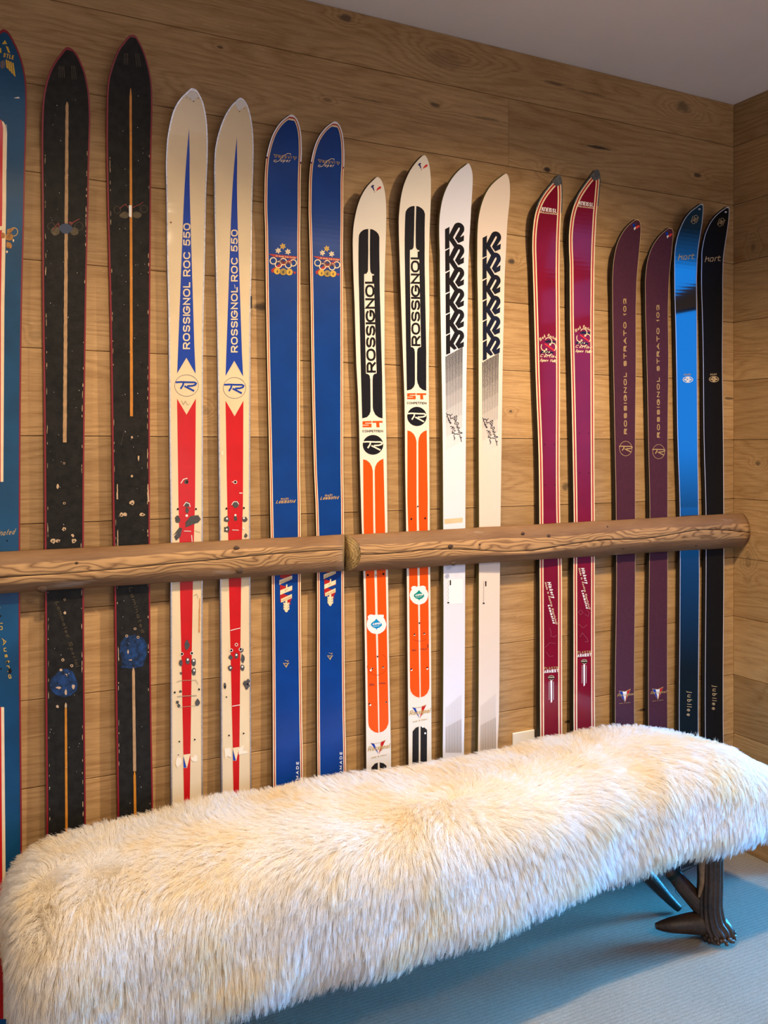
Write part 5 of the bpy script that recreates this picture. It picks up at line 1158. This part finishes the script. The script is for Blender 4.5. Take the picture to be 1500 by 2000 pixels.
# clumps
NC = 15000
ci = rs.choice(NH, NC, replace=False)
kd = kdtree.KDTree(NC)
for i, c in enumerate(ci): kd.insert(Vector(root_p[c]), i)
kd.balance()
own = np.empty(NH, dtype=np.int64)
for i in range(NH): own[i] = kd.find(Vector(root_p[i]))[1]
def growth(p, n, length):
    flow = vnoise(p, 2.6, 11) * 1.0 + vnoise(p, 7.0, 12) * .5
    flow[:, 2] *= .35
    up = n[:, 2:3]
    down = np.zeros_like(p); down[:, 2] = -1
    lay = flow * (.35 + .65 * np.clip(up, 0, 1)) + down * (1.15 * (1 - np.clip(up, 0, 1)))
    # the ends fan outwards, the top lies towards the edges
    lay[:, 0] += .55 * np.tanh((p[:, 0]) / .9) * np.clip(up[:, 0], 0, 1)
    lay[:, 1] += 1.0 * np.tanh((p[:, 1]) / .12) * np.clip(up[:, 0], 0, 1)
    lay -= n * np.sum(lay * n, axis=1)[:, None]
    d0 = n * .75 + lay * .55; d0 /= np.linalg.norm(d0, axis=1)[:, None]
    d1 = n * .20 + lay * 1.15 + down * .22; d1 /= np.linalg.norm(d1, axis=1)[:, None]
    pts = [p]; cur = p.copy()
    for k in range(1, NP):
        t = k / (NP - 1); d = d0 * (1 - t) ** 1.2 + d1 * (1 - (1 - t) ** 1.2); d /= np.linalg.norm(d, axis=1)[:, None]
        cur = cur + d * (length[:, None] / (NP - 1)); pts.append(cur)
    return np.stack(pts, 1)
blen = .068 * (.8 + .25 * vnoise(root_p, 6, 21)[:, 0]) * rs.uniform(.8, 1.1, NH)
und = nr[:, 2] < -.6
blen[und] *= .6
# the ones nearly touching the skis are pressed short
P_own = growth(root_p, nr, blen)
C_own = growth(root_p[ci], nr[ci], blen[ci])
# strand curl
off = P_own - root_p[:, None, :]
tt = np.linspace(0, 1, NP)
cl = np.clip(rs.uniform(.0, .9, NH), 0, .75)
cw = (tt[None, :] ** 1.3) * cl[:, None]
tgt = C_own[own]
P = P_own * (1 - cw[:, :, None]) + tgt * cw[:, :, None]
cs_ = rs.rand(NC, 3) * 6.28
wv = np.stack([np.sin(tt[None, :] * 7 + cs_[own][:, k:k + 1]) * .0014 * tt[None, :] for k in range(3)], 2)
P = P + wv + rs.randn(NH, NP, 3) * .0005
ymin = -.062 - BO.y
P[:, :, 1] = np.minimum(P[:, :, 1], ymin)
P[:, :, 2] = np.maximum(P[:, :, 2], .2)
hc = bpy.data.hair_curves.new('fur'); hc.add_curves([NP] * NH)
hc.attributes['position'].data.foreach_set('vector', P.astype(np.float32).ravel())
rad = hc.attributes.get('radius') or hc.attributes.new('radius', 'FLOAT', 'POINT')
rb = .00036 * (1 - .8 * tt ** 1.5)
rad.data.foreach_set('value', np.tile(rb, NH).astype(np.float32))
fm = bpy.data.materials.new('sheepskin_fur'); fm.use_nodes = True; gq = NT(fm)
pb = gq.t.nodes['Principled BSDF']; outn = gq.t.nodes['Material Output']
tc = gq.n('ShaderNodeTexCoord'); n1 = gq.noise(tc.outputs['Object'], 7, 3); n2 = gq.noise(tc.outputs['Object'], 55, 2)
ff = gq.math('ADD', gq.math('MULTIPLY', n1, .8), gq.math('MULTIPLY', n2, .3))
colf = gq.mix(gq.rng(ff, .48, .72), (.95, .95, .97), (.96, .86, .68))
gq.l.new(colf, pb.inputs['Base Color']); pb.inputs['Roughness'].default_value = .45; pb.inputs['Specular IOR Level'].default_value = .35
trn = gq.n('ShaderNodeBsdfTranslucent'); gq.l.new(colf, trn.inputs[0]); ms = gq.n('ShaderNodeMixShader'); ms.inputs[0].default_value = .42
gq.l.new(pb.outputs[0], ms.inputs[1]); gq.l.new(trn.outputs[0], ms.inputs[2]); gq.l.new(ms.outputs[0], outn.inputs[0])
hc.materials.append(fm)
fo = bpy.data.objects.new('fur', hc); C.objects.link(fo); fo.parent = core_o; fo['kind'] = 'stuff'

# --- seat board and antler legs
bm = bmesh.new(); box(bm, BX0 + .07 - BO.x, BX1 - .07 - BO.x, -.13, .13, BZ0 - .018, BZ0 + .02, .004)
bm_obj('seat_board', bm, mat('dark_board', (.05, .03, .02), .7), bench)
def antler_mat():
    m = bpy.data.materials.new('antler'); m.use_nodes = True; g = NT(m); b = g.t.nodes['Principled BSDF']
    tc = g.n('ShaderNodeTexCoord'); n = g.noise(tc.outputs['Object'], 22, 4); n2 = g.noise(tc.outputs['Object'], 120, 3)
    f = g.math('ADD', g.math('MULTIPLY', n, .7), g.math('MULTIPLY', n2, .4))
    g.l.new(g.mix(g.rng(f, .35, .8), (.012, .007, .005), (.085, .046, .027)), b.inputs['Base Color'])
    b.inputs['Roughness'].default_value = .42; g.l.new(g.bump(n2, .4, .002), b.inputs['Normal']); return m
ANT = antler_mat(); TIP = mat('pale_tine_tip', (.30, .19, .11), .45, var=(.4, 60))
def tube(bm, pts, rad, seg=28, groove=0, gseed=0, mi=0):
    P_ = [Vector(p) for p in pts]; n = len(P_)
    # resample catmull-rom
    Q = []; Rr = []
    for i in range(n - 1):
        p0, p1, p2, p3 = P_[max(i - 1, 0)], P_[i], P_[i + 1], P_[min(i + 2, n - 1)]
        for k in range(8):
            t = k / 8
            Q.append(.5 * ((2 * p1) + (p2 - p0) * t + (2 * p0 - 5 * p1 + 4 * p2 - p3) * t * t + (3 * p1 - p0 - 3 * p2 + p3) * t ** 3)); Rr.append(rad[i] * (1 - t) + rad[i + 1] * t)
    Q.append(P_[-1]); Rr.append(rad[-1]); rings = []; ref = Vector((.3, 1, .2)).normalized()
    for i, q in enumerate(Q):
        d = (Q[min(i + 1, len(Q) - 1)] - Q[max(i - 1, 0)]).normalized(); u = (ref - d * ref.dot(d)).normalized(); w = d.cross(u)
        ref = u; row = []
        for k in range(seg):
            a = 2 * math.pi * k / seg
            rr = Rr[i] * (1 + groove * (math.sin(a * 16 + gseed + i * .05) * .45 + math.sin(a * 5 + gseed) * .3 + noise.noise(Vector((k * .5, i * .10, gseed))) * .5))
            row.append(bm.verts.new(q + u * math.cos(a) * rr + w * math.sin(a) * rr))
        rings.append(row)
    for a, b in zip(rings, rings[1:]):
        for k in range(seg):
            f = bm.faces.new((a[k], a[(k + 1) % seg], b[(k + 1) % seg], b[k])); f.material_index = mi; f.smooth = True
    for row, fl in ((rings[0], True), (rings[-1], False)):
        c = bm.verts.new(sum((v.co for v in row), Vector()) / seg)
        for k in range(seg):
            f = bm.faces.new((row[k], row[(k + 1) % seg], c) if fl else (row[(k + 1) % seg], row[k], c)); f.material_index = mi
def leg(x, y, sx, sy, name='leg'):
    """antler leg: burr on the floor, beam up, brow tine forward along the floor, second tine rising; sx, sy mirror it"""
    root = Vector((x, y, 0)) - BO
    def q(a, b, c): return (a * sx, b * sy, c)
    bm = bmesh.new()
    tube(bm, [q(.012, -.012, .014), q(.008, -.008, .03), q(.0, 0, .055), q(-.004, .004, .10), q(.002, .006, .17), q(.006, .01, .24), q(.0, .01, .30)], [.040, .043, .038, .034, .0325, .033, .034], 72, .13, 1)
    tube(bm, [q(-.01, .005, .05), q(-.05, .03, .045), q(-.10, .055, .040), q(-.135, .072, .038)], [.034, .027, .019, .007], 28, .05, 2)
    tube(bm, [q(-.005, .01, .075), q(-.045, .04, .125), q(-.085, .065, .18), q(-.15, .09, .235), q(-.20, .10, .285)], [.028, .023, .020, .020, .019], 40, .10, 3)
    # pearled burr
    for k in range(34):
        a = 2 * math.pi * k / 34; c = Vector((.012 * sx + math.cos(a) * .042, -.012 * sy + math.sin(a) * .042, .022 + .006 * math.sin(k * 2.3)))
        r_ = bmesh.ops.create_icosphere(bm, subdivisions=1, radius=.0068, matrix=__import__('mathutils').Matrix.Translation(c))
        for v in r_['verts']:
            for f in v.link_faces: f.smooth = True
    zmn = min(v.co.z for v in bm.verts)
    for v in bm.verts: v.co.z = max(v.co.z, .0005)
    bmesh.ops.translate(bm, vec=root, verts=bm.verts)
    lo = bm_obj(name, bm, ANT, bench)
    bm = bmesh.new(); tube(bm, [q(-.030, .012, .275), q(-.027, .008, .22), q(-.028, .006, .17), q(-.040, .008, .125)], [.013, .0115, .009, .003], 16, .04, 5)
    bmesh.ops.translate(bm, vec=root, verts=bm.verts); bm_obj('tine', bm, TIP, lo)
    return lo
lf = leg(1.905, -.385, 1, 1)
leg(.39, -.385, -1, 1)
def leg2(x, y, sx):
    root = Vector((x, y, 0)) - BO; bm = bmesh.new()
    def q(a, b, c): return (a * sx, b, c)
    tube(bm, [q(.0, .0, .012), q(-.035, .015, .05), q(-.085, .035, .11), q(-.14, .05, .17), q(-.19, .055, .25), q(-.20, .05, .30)], [.011, .015, .021, .025, .026, .026], 28, .07, 7)
    tube(bm, [q(-.13, .045, .165), q(-.20, .02, .17), q(-.27, .0, .20), q(-.32, -.01, .27)], [.022, .02, .017, .012], 22, .07, 8)
    bmesh.ops.translate(bm, vec=root, verts=bm.verts); return bm_obj('leg', bm, ANT, bench)
leg2(1.935, -.235, 1); leg2(.36, -.235, -1)
# wire tied round the rising tine
bm = bmesh.new()
c0 = Vector((1.905 - .078, -.385 + .06, .172)) - BO
for k in range(3):
    pts = []
    d = Vector((-.5, .3, .75)).normalized(); u = d.cross(Vector((0, 0, 1))).normalized(); w = d.cross(u)
    for i in range(13): a = 2 * math.pi * i / 12; pts.append(c0 + d * (.004 * k + .002 * i / 12) + (u * math.cos(a) + w * math.sin(a)) * .0215)
    tube(bm, pts, [.0011] * len(pts), 6)
tube(bm, [c0 + Vector((.01, -.018, .012)), c0 + Vector((.03, -.03, .025)), c0 + Vector((.055, -.035, .032))], [.0014, .0012, .001], 6)
tube(bm, [c0 + Vector((-.01, -.02, 0)), c0 + Vector((-.02, -.025, -.03)), c0 + Vector((-.01, -.03, -.045))], [.0009, .0008, .0007], 6)
bm_obj('tie_wire', bm, mat('green_wire', (.01, .06, .06), .4), bench)
